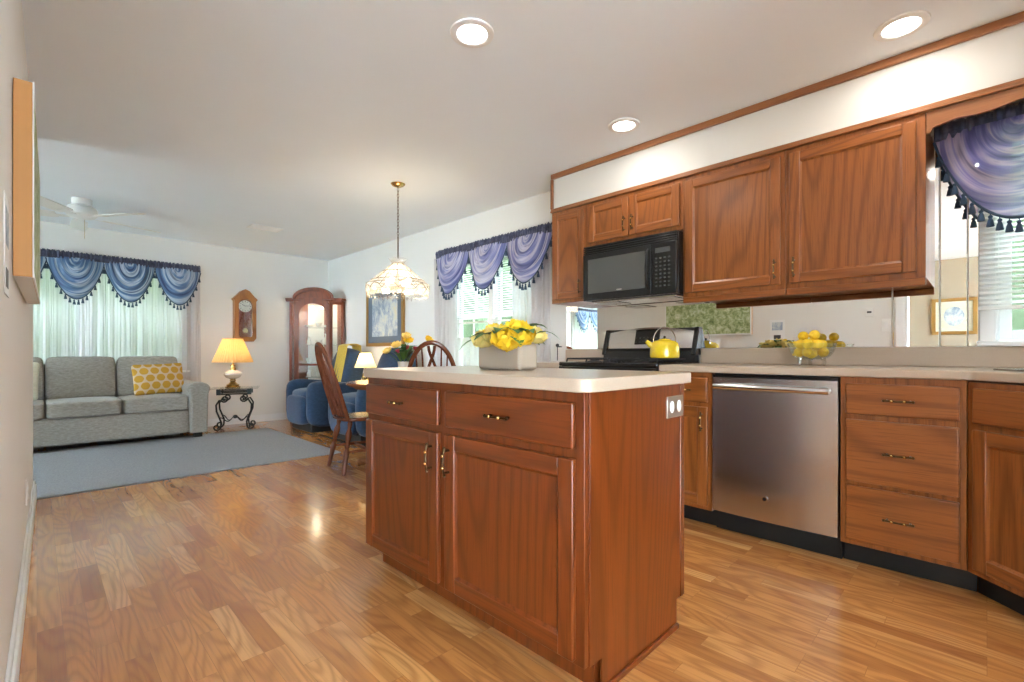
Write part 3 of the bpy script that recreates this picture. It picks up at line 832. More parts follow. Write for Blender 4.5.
# ------------------------------------------------------------------ lights in the ceiling
def can(x, y, label, on=True):
    t = thing('recessed_light', label, 'ceiling light', (x, y, H), 0, 'recessed ceiling lights')
    b = MB(); prof = [(.066, -.001), (.070, -.008), (.082, -.010), (.098, -.006), (.100, 0)]
    b.lathe(prof, (0, 0, 0), 36); 
    b.build('trim_ring', 'white', t)
    b = MB(); b.lathe([(.0665, -.003), (.040, -.0055), (.0005, -.006)], (0, 0, 0), 28); b.build('lens', 'lens', t)
    ld = bpy.data.lights.new('can_lamp', 'AREA'); ld.shape = 'DISK'; ld.size = .13; ld.energy = CAN_W; ld.color = (1, .97, .92)
    lo = bpy.data.objects.new('lamp', ld); COL.objects.link(lo); lo.parent = t; lo.location = (0, 0, -.012)
    return t
can(1.40, 1.656, 'round recessed light in the ceiling above the island')
can(2.72, .27, 'round recessed light near the soffit at upper right')
can(2.65, 1.64, 'round recessed light near the soffit above the microwave')
for x, y in ((1.4, .0), (1.0, -2.2)): can(x, y, 'round recessed light added unseen behind the camera')  # assumed cans out of view, added as extra light

# ceiling air vent
t = thing('ceiling_vent', 'small rectangular white air vent in the living room ceiling', 'air vent', (1.877, 5.94, H), 0)
MB().box(-.17, .17, -.10, .10, -.008, 0).build('frame', 'white', t, bevel=.003)
b = MB()
for k in range(9): b.box(-.15, .15, -.08 + k * .019, -.072 + k * .019, -.012, -.008)
b.build('louver', 'white', t)

# ------------------------------------------------------------------ ceiling fan
t = thing('ceiling_fan', 'white ceiling fan above the grey sofa', 'ceiling fan', (.30, 6.06, H), 0)
MB().lathe([(.075, 0), (.075, -.05), (.05, -.07), (.035, -.07)], (0, 0, 0), 24).build('canopy', 'whiteplastic', t)
MB().lathe([(.03, -.06), (.10, -.075), (.115, -.10), (.115, -.15), (.09, -.175), (.05, -.185), (.001, -.19)], (0, 0, 0), 28).build('motor', 'whiteplastic', t)
for k in range(5):
    a = R(-54 + 72 * k)
    rm = Matrix.Rotation(a, 4, 'Z') @ Matrix.Rotation(R(12), 4, 'X')
    b = MB(); pl = [(.18, -.05), (.22, -.06), (.60, -.068), (.65, -.05), (.67, 0), (.65, .05), (.60, .068), (.22, .06), (.18, .05)]
    b.prism(pl, 2, -.004, .004)
    for v in b.bm.verts: v.co = rm @ v.co + Vector((0, 0, -.165))
    bl = b.build('blade', 'whiteplastic', t, bevel=.002)
    b = MB(); b.box(.08, .24, -.02, .02, -.008, -.004); b.box(.2, .26, -.04, .04, -.008, -.004)
    for v in b.bm.verts: v.co = rm @ v.co + Vector((0, 0, -.165))
    b.build('bracket', 'whiteplastic', bl)
MB().cyl((.02, 0, -.18), (.02, 0, -.37), .0015, n=6).build('pull_chain', 'brass', t)

# ------------------------------------------------------------------ curtains
def swag(parent, x0, x1, ztop, drop, mat, tassels=13, ph=0, depth=.07, bottomskew=0):
    """local: x across, room side = -y, z down from ztop"""
    b = MB(); w = x1 - x0
    def low(s): return .028 + (drop - .028) * (1 - abs(2 * s - 1) ** 1.9) ** .9
    def fn(u, v):
        s = u; d = low(s)
        z = ztop - .03 - d * v
        X = 2 * s - 1; Zr = d * v / drop; rad = math.sqrt(X * X * .85 + Zr * Zr)
        f = .010 * math.sin(rad * 30 + ph + 1.2 * math.sin(3 * X)) * max(0, math.sin(PI * min(1, max(0, s)))) ** .5 * min(1, v * 3)
        y = -depth * math.sin(PI * s) * (.2 + .8 * math.sin(PI * min(1, v * .75))) + f
        return Vector((x0 + w * u, y - .095, z))
    b.grid(fn, 44, 40)
    for fc_ in b.bm.faces:
        for lp in fc_.loops:
            u_, v_ = lp[b.uv].uv; X = 2 * u_ - 1; Zr = low(u_) * v_ / drop
            lp[b.uv].uv = (math.atan2(X, Zr + .05) / PI + .5 + ph, math.sqrt(X * X * .85 + Zr * Zr))
    o = b.build('swag', mat, parent)
    e = MB(); pts = [fn(k / 32, 1) for k in range(33)]; e.tube(pts, .006, 6); e.build('fringe_band', 'tassel', o)
    m0 = None
    for k in range(tassels):
        s = .03 + .94 * k / (tassels - 1)
        p = fn(s, 1)
        if m0 is None:
            q = MB(); q.cyl((0, 0, 0), (0, 0, -.014), .002, n=6); q.ball((0, 0, -.020), .0085, n=8)
            q.lathe([(.005, -.024), (.010, -.038), (.014, -.064), (.001, -.065)], (0, 0, 0), 8)
            m0 = q.build('tassel', 'tassel', o); m0.location = p
        else:
            c = m0.copy(); COL.objects.link(c); c.location = p; c.parent = o
    return o
def header(parent, x0, x1, z0, z1, mat='navy', amp=.016, step=.03):
    b = MB(); n = int((x1 - x0) / .006)
    def fn(u, v):
        x = x0 + (x1 - x0) * u
        a = amp * .75 * (math.sin(x * 210) * .6 + .5 * math.sin(x * 137 + 1))
        z = z0 + (z1 - z0) * v + (.006 * math.sin(x * 160) + .005 * math.sin(x * 333)) * v
        return Vector((x, -.108 + a * (.35 + .65 * v) + .022 * max(0, v - .75) * 4, z))
    b.grid(fn, n, 6)
    return b.build('ruffled_header', mat, parent, solid=.003)
def sheer_panel(name, loc, rz, w, h, label, folds=14, amp=.0095, grp=None, flare=0):
    b = MB(); rr = random.Random(int(w * 100))
    ph = [rr.uniform(0, 6) for _ in range(4)]
    def fn(u, v):
        x = (u - .5) * w
        y = amp * math.sin(u * folds * 2 * PI + ph[0]) + amp * .6 * math.sin(u * folds * 3.4 * PI + ph[1] + v) + amp * .4 * math.sin(u * folds * 7 * PI + ph[2])
        return Vector((x + .01 * math.sin(u * 40 + v * 2), y, h * v))
    b.grid(fn, max(60, folds * 14), 6)
    o = b.build(name, 'sheer', None); o.location = loc; o.rotation_euler = (0, 0, rz)
    return tag(o, label, 'curtain', grp)
# far wall valance: swags .48 m wide
t = thing('swag_valance', 'blue swag valance with tassels above the grey sofa', 'valance', (0, YF, 0))
MB().cyl((-.95, -.078, 2.085), (1.515, -.078, 2.085), .012).build('rod', 'white', t)
header(t, -.93, 1.51, 2.035, 2.125, amp=.022)
for k, x0 in enumerate((-.885, -.405, .075, .552, 1.035)): swag(t, x0 - .01, x0 + (.475 if k < 4 else .47) + .01, 2.09, .47, M['swag'], 14, k * 1.7, .07)
for v in ():
    pass
sheer_panel('sheer_curtain', (.93, YF - .036, .03), 0, 1.20, 2.03, 'right white sheer curtain panel behind the grey sofa', 13)
sheer_panel('sheer_curtain', (-.29, YF - .036, .03), 0, 1.20, 2.03, 'left white sheer curtain panel behind the grey sofa', 13)
# right wall valance
t = thing('swag_valance', 'lavender blue swag valance over the dining window', 'valance', (XR, 3.51, 0), FACE_L)
MB().cyl((-.85, -.078, 2.085), (.85, -.078, 2.085), .012).build('rod', 'white', t)
header(t, -.84, .84, 2.035, 2.125, amp=.022)
for k in range(3): swag(t, -.84 + k * .56 - .012, -.84 + (k + 1) * .56 + .012, 2.09, .445, M['swag2'], 14, k * 2.1 + .6, .08)
sheer_panel('sheer_curtain', (XR - .040, 4.27, .03), FACE_L, .42, 2.03, 'white sheer curtain left of the dining window', 6)
sheer_panel('sheer_curtain', (XR - .040, 2.98, .03), FACE_L, .48, 2.03, 'white sheer curtain right of the dining window by the cabinet', 7)
sheer_panel('sheer_curtain', (XR - .040, 3.65, .03), FACE_L, .90, 1.12, 'white half length sheer across the lower dining window', 9, .008)
# mirror-side window valance
t = thing('swag_valance', 'single blue swag valance on the far living room window seen in the mirror', 'valance', (-3.6, YF, 0))
MB().cyl((-.62, -.078, 2.085), (.62, -.078, 2.085), .012).build('rod', 'white', t)
header(t, -.60, .60, 2.045, 2.115)
for k in range(2): swag(t, -.60 + .6 * k, .6 * k, 2.09, .50, M['swag'], 12, 2 + k)
sheer_panel('sheer_curtain', (-3.6, YF - .036, .03), 0, 1.2, 2.03, 'white sheer curtain on the far living room window seen in the mirror', 12)
# kitchen window valance
t = thing('swag_valance', 'sheer purple swag valance over the kitchen window', 'valance', (XR - .035, -.10, 0), FACE_L)
MB().cyl((-.29, -.078, 2.075), (.90, -.078, 2.075), .010).build('rod', 'white', t)
header(t, -.285, .86, 2.02, 2.115, amp=.02)
swag(t, -.285, .285, 2.08, .47, M['swag3'], 19, .4, .10)
swag(t, .285, .855, 2.08, .47, M['swag3'], 19, 1.4, .10)

# blinds
def blinds(loc, rz, w, z_top, z_bot, label, pitch=.024, tilt=35):
    t = thing('window_blind', label, 'blind', loc, rz)
    MB().box(-w / 2, w / 2, -.015, .015, z_top - .03, z_top).build('headrail', 'whiteplastic', t, bevel=.002)
    b = MB(); z = z_top - .05
    while z > z_bot + .03:
        mt = Matrix.Translation((0, 0, z)) @ Matrix.Rotation(R(tilt), 4, 'X')
        b.box(-w / 2 + .004, w / 2 - .004, -.012, .012, -.0008, .0008, mat=mt); z -= pitch
    b.build('slats', 'whiteplastic', t, smooth=False)
    MB().box(-w / 2, w / 2, -.012, .012, z_bot, z_bot + .018).build('bottom_rail', 'whiteplastic', t, bevel=.002)
    c = MB()
    for x in (-w * .36, w * .36): c.cyl((x, -.0, z_bot + .02), (x, -.0, z_top - .02), .0012, n=5)
    c.build('cord', 'whiteplastic', t)
blinds((XR - .040, -.365, 0), FACE_L, .79, 2.09, 1.19, 'white horizontal blind half lowered in the kitchen window')
blinds((XR + .026, 3.90, 0), FACE_L, .55, 1.98, 1.30, 'white horizontal blind in left half of the dining window')
blinds((XR + .026, 3.28, 0), FACE_L, .55, 1.98, 1.30, 'white horizontal blind in right half of the dining window')
# holdback
t = thing('curtain_holdback', 'small black curtain holdback on the wall left of the stove', 'holdback', (XR, 2.645, 1.04))
b = MB(); b.cyl((0, 0, 0), (-.05, 0, 0), .006); b.ball((-.055, 0, .012), .016); b.cyl((-.055, 0, 0), (-.055, 0, -.12), .004); b.build('bracket', 'blackm', t)

# ------------------------------------------------------------------ rug
b = MB(); b.box(-2.4, 2.12, 4.50, 6.64, 0, .012)
tag(b.build('area_rug', 'carpet', None, bevel=.004), 'large blue-grey rug under the sofa in the living room', 'rug')

# ------------------------------------------------------------------ sofa
SW = 2.145
t = thing('sofa', 'light grey three seat sofa in front of the sheer curtains', 'sofa', (-.72, 6.45, .012))
b = MB(); b.soft((SW / 2, .45, .19), (SW - .30, .86, .28), 14); b.build('base', 'sofa', t)
sx = [.185, .775, 1.362, 1.955]
for k in range(3):
    xa, xb = sx[k], sx[k + 1]
    MB().soft(((xa + xb) / 2, .32, .405), (xb - xa - .006, .66, .16), 12, bulge=.012).build('seat_cushion', 'sofa', t)
    rt = Matrix.Rotation(R(-12), 3, 'X')
    MB().soft(((xa + xb) / 2, .66, .69), (xb - xa - .01, .22, .47), 10, rot=rt, bulge=.0, fn=lambda o, q: Vector((o.x, o.y * (1 + .25 * (1 - q.x ** 2) * (1 - q.z ** 2)), o.z))).build('back_cushion', 'sofa', t)
MB().soft((SW / 2, .765, .48), (SW - .3, .12, .74), 10).build('backrest_frame', 'sofa', t)
for s, xc in ((0, .0), (1, SW)):
    xa = .19 if s == 0 else SW - .19
    b = MB(); n = 16; prof = []
    r_ = .11; cx_ = (xc + xa) / 2
    prof = [(cx_ - .085, .05), (cx_ + .085, .05), (cx_ + .095, .50)] + [(cx_ + .115 * math.cos(PI * k / n), .55 + .085 * math.sin(PI * k / n)) for k in range(0, n + 1)] + [(cx_ - .095, .50)]
    b.prism(prof, 1, .0, .84)
    a_ = b.build('armrest', 'sofa', t, bevel=.02, seg=3)
    g = MB(); g.tube([(x, -.002, z) for x, z in [(cx_ - .06, .08), (cx_ - .07, .5)] + [(cx_ + .09 * math.cos(PI - PI * k / 8), .54 + .065 * math.sin(PI * k / 8)) for k in range(9)] + [(cx_ + .07, .5), (cx_ + .06, .08)]], .004, 6); g.build('piping', 'sofa', a_)
for xx in (.06, SW - .14):
    for yy in (.02, .74): MB().box(xx, xx + .08, yy, yy + .08, 0, .055).build('leg', 'blackm', t, bevel=.004)
# pillows
def pil(o, q): 
    e = (1 - abs(q.x) ** 3) * (1 - abs(q.z) ** 3)
    return Vector((o.x * (1 - .05 * (1 - q.z ** 2)), o.y * (.25 + .75 * e), o.z * (1 - .05 * (1 - q.x ** 2))))
b = MB(); b.soft((0, 0, 0), (.50, .17, .36), 12, fn=pil, cuts=12)
o = b.build('throw_pillow', 'pillow'); o.location = (1.005, 6.83, .685); o.rotation_euler = (R(-14), R(-2), R(6))
tag(o, 'yellow and cream patterned throw pillow on the right end of the sofa', 'pillow')
b = MB(); b.soft((0, 0, 0), (.42, .15, .40), 12, fn=pil, cuts=12)
o = b.build('throw_pillow', 'cream'); o.location = (-.19, 6.83, .70); o.rotation_euler = (R(-14), 0, R(-8))
tag(o, 'cream throw pillow at the left edge of the sofa', 'pillow')

# ------------------------------------------------------------------ side table + lamp
t = thing('side_table', 'wrought iron side table with glass top beside the sofa', 'table', (1.82, 6.90, 0), R(-20))
MB().box(-.27, .27, -.24, .24, .530, .538).build('glass_top', 'glass', t, bevel=.003)
b = MB()
for yy in (-.15, .15):
    for zz in (.465, .505): b.tube([(-.19, yy, zz), (.19, yy, zz)], .009, 8)
for xx in (-.17, .17):
    for zz in (.465, .505): b.tube([(xx, -.17, zz), (xx, .17, zz)], .009, 8)
    for yy in (-.15, .15): b.box(xx - .022, xx + .022, yy - .022, yy + .022, .455, .53)
b.build('apron', 'iron', t)
for sx_ in (-1, 1):
    for sy in (-1, 1):
        b = MB(); pts = []
        def P(r, z): return (sx_ * (.16 + r), sy * .15, z)
        # top scroll
        for k in range(14):
            a = k / 13 * 2.6 * PI; rad = .012 + .030 * k / 13
            pts.append(P(-.055 + rad * math.cos(a + 1.2 * PI), .405 + rad * math.sin(a + 1.2 * PI)))
        pts += [P(.0, .39), P(.035, .33), P(.03, .25), P(.0, .17), P(-.02, .11), P(-.015, .05)]
        for k in range(13):
            a = -.9 * PI + k / 12 * 2.3 * PI; rad = .04 - .026 * k / 12
            pts.append(P(.028 + rad * math.cos(a), .05 + rad * math.sin(a)))
        b.tube(pts, .010, 8); b.build('leg', 'iron', t)
b = MB()
for sy in (-1, 1):
    b.tube([(-.15 + .30 * k / 20, sy * (.15 - .13 * math.sin(PI * k / 20)), .14 + .03 * math.cos(4 * PI * k / 20)) for k in range(21)], .006, 6)
b.ball((0, 0, .16), .03, (1, 1, .8), n=10)
b.build('stretcher', 'iron', t)

def lamp_bulb(parent, z, e, col=(1, .72, .38), r=.03):
    MB().ball((0, 0, z), .028, (1, 1, 1.25), n=12).build('bulb', 'bulb', parent)
    ld = bpy.data.lights.new('lamp_light', 'POINT'); ld.energy = e; ld.color = col; ld.shadow_soft_size = r
    lo = bpy.data.objects.new('light', ld); COL.objects.link(lo); lo.parent = parent; lo.location = (0, 0, z + .05)
t = thing('table_lamp', 'brass and white table lamp with yellow pleated shade on the iron table', 'lamp', (1.80, 6.93, .5385))
MB().lathe([(.085, 0), (.088, .012), (.07, .02), (.075, .035), (.05, .05), (.03, .075), (.036, .09), (.03, .105), (.04, .115)], (0, 0, 0), 28).build('base', 'brass', t)
MB().lathe([(.035, .112), (.08, .13), (.102, .165), (.10, .19), (.06, .215), (.035, .222)], (0, 0, 0), 28).build('font', 'china', t)
MB().lathe([(.034, .221), (.036, .24), (.028, .255), (.03, .29), (.012, .30), (.01, .34)], (0, 0, 0), 20).build('collar', 'brass', t)
def pleat(a): return 1 + .022 * math.sin(a * 44)
b = MB(); n = 176
b.lathe([(.232, .325), (.228, .34), (.115, .625), (.117, .633)], (0, 0, 0), n, 0, pleat); 
for f in [f for f in b.bm.faces if len(f.verts) > 6]: b.bm.faces.remove(f)
b.build('lamp_shade', 'shade', t)
MB().cyl((0, 0, .34), (0, 0, .66), .003, n=8).build('finial', 'brass', t)
lamp_bulb(t, .44, 1.2)

# ------------------------------------------------------------------ wall clock
t = thing('wall_clock', 'oak pendulum wall clock on the far wall', 'clock', (2.045, YF, 1.145))
pol = [(-.125, .03), (-.10, 0), (.10, 0), (.125, .03), (.135, .05), (.135, .56), (.155, .585), (.10, .64), (.05, .70), (0, .725), (-.05, .70), (-.10, .64), (-.155, .585), (-.135, .56), (-.135, .05)]
def ring_front(b, outer, inner, y0, y1, mi=0):
    """frame between two closed outlines with same count"""
    n = len(outer)
    V = [[b.bm.verts.new((p[0], y, p[1])) for p in poly] for poly in (outer, inner) for y in (y0, y1)]
    of, ob, nf, nb = V
    for i in range(n):
        j = (i + 1) % n
        for q in ((of[i], of[j], nf[j], nf[i]), (ob[i], nb[i], nb[j], ob[j]), (of[i], ob[i], ob[j], of[j]), (nf[i], nf[j], nb[j], nb[i])):
            b.bm.faces.new(q).material_index = mi
inner = [(-.08, .07), (-.05, .06), (.05, .06), (.08, .07), (.085, .09), (.085, .50), (.085, .53), (.06, .565), (.03, .585), (0, .59), (-.03, .585), (-.06, .565), (-.085, .53), (-.085, .50), (-.085, .09)]
b = MB(); ring_front(b, pol, inner, -.11, -.075); b.prism(pol, 1, -.075, -.001)
b.build('case', 'clockoak', t, bevel=.004)
MB().box(-.085, .085, -.0765, -.0755, .06, .58).build('inner_panel', M['cherry'], t)
fc = MB(); fc.cyl((0, -.078, .49), (0, -.088, .49), .082, n=36); fc = fc.build('face', 'china', t)
b = MB(); 
for k in range(12):
    a = 2 * PI * k / 12; b.box(-.003, .003, -.0895, -.0885, .058, .072, mat=Matrix.Translation((0, 0, .49)) @ Matrix.Rotation(a, 4, 'Y'))
b.box(-.003, .003, -.0905, -.0895, 0, .045, mat=Matrix.Translation((0, 0, .49)) @ Matrix.Rotation(R(-62), 4, 'Y'))
b.box(-.0022, .0022, -.0905, -.0895, 0, .062, mat=Matrix.Translation((0, 0, .49)) @ Matrix.Rotation(R(80), 4, 'Y'))
b.build('hands', 'blackm', fc, smooth=False)
b = MB(); b.cyl((0, -.09, .41), (0, -.09, .16), .003, n=6); b.cyl((0, -.085, .15), (0, -.095, .15), .036, n=24); b.build('pendulum', 'brass', t)
MB().box(-.083, .083, -.106, -.104, .065, .56).build('glass', 'glass', t)

# ------------------------------------------------------------------ curio cabinet
t = thing('curio_cabinet', 'arched cherry corner curio cabinet with lit glass shelves', 'display cabinet', (2.85, 6.96, 0), R(-45))
hw, sw, cd_ = .255, .385, .13
bk = [(-sw, cd_ + .08), (-.06, .545), (.06, .545), (sw, cd_ + .08)]
foot = [(-hw, 0), (hw, 0), (sw, cd_), (sw, cd_ + .08), (.06, .545), (-.06, .545), (-sw, cd_ + .08), (-sw, cd_)]
def off(poly, k): return [(x * k, (y - .2) * k + .2) for x, y in poly]
b = MB(); b.prism(off(foot, 1.03), 2, 0, .09); b.prism(foot, 2, .09, .30); b.prism(off(foot, 1.015), 2, .30, .32)
b.build('base', 'cherry', t, bevel=.004)
b = MB()
for x, y in ((-hw, .0), (hw, 0)): b.box(x - .02, x + .02, -.004, .035, .32, 1.74)
for x, y in ((-sw, cd_), (sw, cd_)): b.box(x - .018, x + .018, y - .012, y + .075, .32, 1.74)
def seg(b, p, q, z0, z1, th=.014):
    p = Vector((*p, 0)); q = Vector((*q, 0)); d = (q - p); n_ = Vector((-d.y, d.x, 0)).normalized() * th
    poly = [p, q, q + n_, p + n_]; b.prism([(v.x, v.y) for v in poly], 2, z0, z1)
seg(b, (sw, cd_ + .08), (.06, .545), .32, 1.74); seg(b, (.06, .545), (-.06, .545), .32, 1.74); seg(b, (-.06, .545), (-sw, cd_ + .08), .32, 1.74)
for s in (-1, 1):
    seg(b, (s * hw, 0), (s * sw, cd_), .32, .40, .02 * s); seg(b, (s * hw, 0), (s * sw, cd_), 1.70, 1.76, .02 * s)
b.build('carcass', 'cherry', t, bevel=.003)
# arched door frame
b = MB(); n = 14
outer = [(-hw, .34), (hw, .34), (hw, 1.62)] + [(hw * math.cos(PI * k / n), 1.66 + .13 * math.sin(PI * k / n) + .0) for k in range(n + 1)] + [(-hw, 1.62)]
ih = hw - .055
innr = [(-ih, .42), (ih, .42), (ih, 1.50)] + [(ih * math.cos(PI * k / n), 1.54 + .17 * math.sin(PI * k / n)) for k in range(n + 1)] + [(-ih, 1.50)]
ring_front(b, outer, innr, -.022, -.005); b.box(-ih, ih, -.02, -.008, .80, .83)
dr = b.build('door', 'cherry', t, bevel=.003)
MB().box(-ih, ih, -.013, -.010, .42, 1.70).build('door_glass', 'glass', dr)
for s in (-1, 1):
    b = MB(); seg(b, (s * (hw + .022), .012), (s * (sw - .012), cd_ - .008), .40, 1.70, .003); b.build('side_glass', 'glass', t, smooth=False)
b = MB()
top = [(-sw - .02, 1.74), (sw + .02, 1.74), (sw + .035, 1.79), (hw + .05, 1.79)] + [((hw + .03) * math.cos(PI * k / n), 1.80 + .15 * math.sin(PI * k / n)) for k in range(n + 1)] + [(-hw - .05, 1.79), (-sw - .035, 1.79)]
b.prism([(x, z) for x, z in top if True], 1, .02, .05)
b.prism(off(foot, 1.05), 2, 1.735, 1.755); b.prism(off(foot, 1.10), 2, 1.765, 1.79)
arc = [((hw + .03) * math.cos(PI * k / n), 1.785 + .155 * math.sin(PI * k / n)) for k in range(n + 1)]
arc2 = [((hw + .0) * math.cos(PI * k / n), 1.765 + .125 * math.sin(PI * k / n)) for k in range(n, -1, -1)]
b.prism(arc + arc2, 1, -.04, .03)
b.prism([(hw * math.cos(PI * k / n), 1.765 + .13 * math.sin(PI * k / n)) for k in range(n + 1)], 1, -.015, .02)
b.build('crown', 'cherry', t, bevel=.004)
shf = [.62, .83, 1.10, 1.36]
for z in shf:
    MB().prism(off(foot, .9), 2, z, z + .006).build('shelf', 'glass', t, smooth=False)
b = MB(); b.ball((-.07, .15, 1.66), .022); b.ball((.07, .15, 1.66), .022); b.build('cabinet_bulb', 'bulb', t)
ld = bpy.data.lights.new('curio_light', 'POINT'); ld.energy = 1.5; ld.color = (1, .85, .62); ld.shadow_soft_size = .04
lo = bpy.data.objects.new('light', ld); COL.objects.link(lo); lo.parent = t; lo.location = (0, .14, 1.58)
curio = t
def china(kind, lx, ly, z, label):
    mt = Matrix.Rotation(R(-45), 3, 'Z'); p = mt @ Vector((lx, ly, 0)) + Vector((2.85, 6.96, z))
    b = MB()
    if kind == 'plate': b.lathe([(.02, 0), (.03, .004), (.062, .03), (.064, .033), (.03, .008), (.001, .006)], (0, 0, 0), 20)
    elif kind == 'cup':
        b.lathe([(.022, 0), (.026, .01), (.042, .05), (.046, .075), (.042, .075), (.036, .045), (.001, .012)], (0, 0, 0), 18)
        b.tube([(.04 + .022 * math.sin(PI * k / 8), 0, .02 + .045 * k / 8) for k in range(9)], .004, 6)
    elif kind == 'vase': b.lathe([(.025, 0), (.03, .01), (.045, .06), (.03, .11), (.018, .14), (.03, .165), (.026, .165), (.001, .13)], (0, 0, 0), 18)
    else:
        b.lathe([(.05, 0), (.03, .02), (.035, .05), (.02, .08), (.001, .085)], (0, 0, 0), 14); b.ball((0, 0, .10), .022, n=12); b.tube([(.02, 0, .06), (.05, 0, .09), (.055, 0, .14)], .007, 6)
    o = b.build({'plate': 'china_dish', 'cup': 'china_cup', 'vase': 'china_vase'}.get(kind, 'china_figurine'), 'china'); o.location = p
    tag(o, label, {'plate': 'dish', 'cup': 'cup', 'vase': 'vase'}.get(kind, 'figurine'), 'white china in the curio cabinet')
nm = {.62: 'lowest', .83: 'second lowest', 1.10: 'middle', 1.36: 'top'}
for z, row in ((.62, ('fig', 'vase', 'fig')), (.83, ('cup', 'fig', 'vase')), (1.10, ('fig', 'cup', 'vase')), (1.36, ('plate', 'cup', 'plate'))):
    for k, kd in enumerate(row):
        china(kd, -.13 + .13 * k, .17 + .03 * (k % 2), z + .007, 'white china %s on the %s glass shelf of the curio cabinet' % ({'fig': 'figurine', 'plate': 'dish', 'cup': 'cup', 'vase': 'vase'}[kd], nm[z]))

# ------------------------------------------------------------------ recliners
def recliner(x, y, label):
    t = thing('recliner', label, 'armchair', (x, y, 0), FACE_L, 'blue recliners')
    W2 = .40
    MB().box(-.30, .30, .10, .72, .0, .10).build('base', 'blackm', t, bevel=.01)
    MB().soft((0, .065, .27), (.54, .13, .36), 5, bulge=.0).build('footrest', 'recliner', t)
    MB().soft((0, .33, .43), (.54, .56, .18), 5, bulge=.02).build('seat', 'recliner', t)
    for s in (-1, 1):
        def fa(o, q): return Vector((o.x * (1 + .12 * max(0, q.z)), o.y, o.z + (.0 - .04 * q.y if q.z > 0 else 0)))
        MB().soft((s * .33, .42, .345), (.15, .76, .55), 4.5, fn=fa).build('armrest', 'recliner', t)
    rt = Matrix.Rotation(R(-16), 3, 'X')
    def fb(o, q): return Vector((o.x * (1 - .12 * max(0, q.z) ** 2), o.y * (1 + .2 * (1 - q.x ** 2)) , o.z + .03 * (1 - q.x ** 2) * max(0, q.z)))
    MB().soft((0, .69, .70), (.60, .25, .64), 4.5, rot=rt, fn=fb).build('backrest', 'recliner', t)
    return t
ra = recliner(2.28, 6.18, 'blue recliner with yellow throw beside the corner curio cabinet')
rb = recliner(2.34, 5.03, 'blue recliner nearer the dining table partly hidden by the island')
# throw over the far recliner
def thr(u, v):
    # v: from front of backrest over top and down
    y = -.135 + (u - .5) * .24
    s = v
    if s < .55: z = .56 + (1.05 - .56) * s / .55; x = 2.30 + .54 + .12 * (s / .55)
    elif s < .75: a = (s - .55) / .2; z = 1.05 + .02 * math.sin(PI * a); x = 2.96 + .19 * a
    else: a = (s - .75) / .25; z = 1.05 - .28 * a; x = 3.15 + .02 * a
    return Vector((x - .04 + .008 * math.sin(u * 25), 6.30 + y - .08 * (1 - v), z + .03))
o = MB().grid(thr, 20, 40).build('throw_blanket', 'throw', None, solid=.012)
tag(o, 'yellow throw blanket draped over the back of the far blue recliner', 'blanket')
# small end table + lamp
t = thing('end_table', 'small wooden end table between the two blue recliners', 'table', (3.02, 5.60, 0))
MB().box(-.16, .16, -.13, .13, .56, .585).build('tabletop', 'tablewood', t, bevel=.004)
for sx_ in (-1, 1):
    for sy in (-1, 1): MB().box(sx_ * .13 - .015, sx_ * .13 + .015, sy * .10 - .015, sy * .10 + .015, 0, .56).build('leg', 'tablewood', t, bevel=.003)
t = thing('table_lamp', 'small lamp with glowing cream shade between the blue recliners', 'lamp', (2.98, 5.64, .585))
MB().lathe([(.06, 0), (.062, .012), (.03, .03), (.045, .08), (.04, .12), (.015, .16), (.01, .24)], (0, 0, 0), 24).build('base', 'brass', t)
b = MB(); b.lathe([(.135, .215), (.065, .40)], (0, 0, 0), 36)
for f in [f for f in b.bm.faces if len(f.verts) > 6]: b.bm.faces.remove(f)
b.build('lamp_shade', 'shade2', t)
lamp_bulb(t, .28, 1.2)

# framed print
t = thing('framed_print', 'gilt framed winter print with blue mat on the right wall', 'picture', (XR, 5.62, 1.46), FACE_L)
w2, h2 = .47, .385
b = MB(); ring_front(b, [(-w2, -h2), (w2, -h2), (w2, h2), (-w2, h2)], [(-w2 + .045, -h2 + .045), (w2 - .045, -h2 + .045), (w2 - .045, h2 - .045), (-w2 + .045, h2 - .045)], -.035, -.002)
b.build('frame', 'gold', t, bevel=.004)
MB().box(-w2 + .04, w2 - .04, -.02, -.004, -h2 + .04, h2 - .04).build('mat', 'bluemat', t)
MB().box(-w2 + .15, w2 - .15, -.022, -.0195, -h2 + .13, h2 - .12).build('print', 'lake', t)

# canvas on left wall
ang = math.atan(.0152)
t = thing('canvas_painting', 'green meadow canvas with orange edge hanging on the left wall', 'painting', (lw(2.74) + .002, 2.74, 1.537), R(90) - ang)
MB().box(-.59, .59, -.043, 0, -.31, .31).build('canvas_edge', 'orangewood', t, bevel=.002)
MB().box(-.588, .588, -.042, -.001, -.3115, -.3102).build('bottom_edge', 'white', t)
MB().box(-.588, .588, -.0455, -.0432, -.308, .308).build('painted_face', 'meadow', t)
b = MB(); ring_front(b, [(-.592, -.312), (.592, -.312), (.592, .312), (-.592, .312)], [(-.575, -.295), (.575, -.295), (.575, .295), (-.575, .295)], -.047, -.0432); b.build('edge_trim', 'white', t)

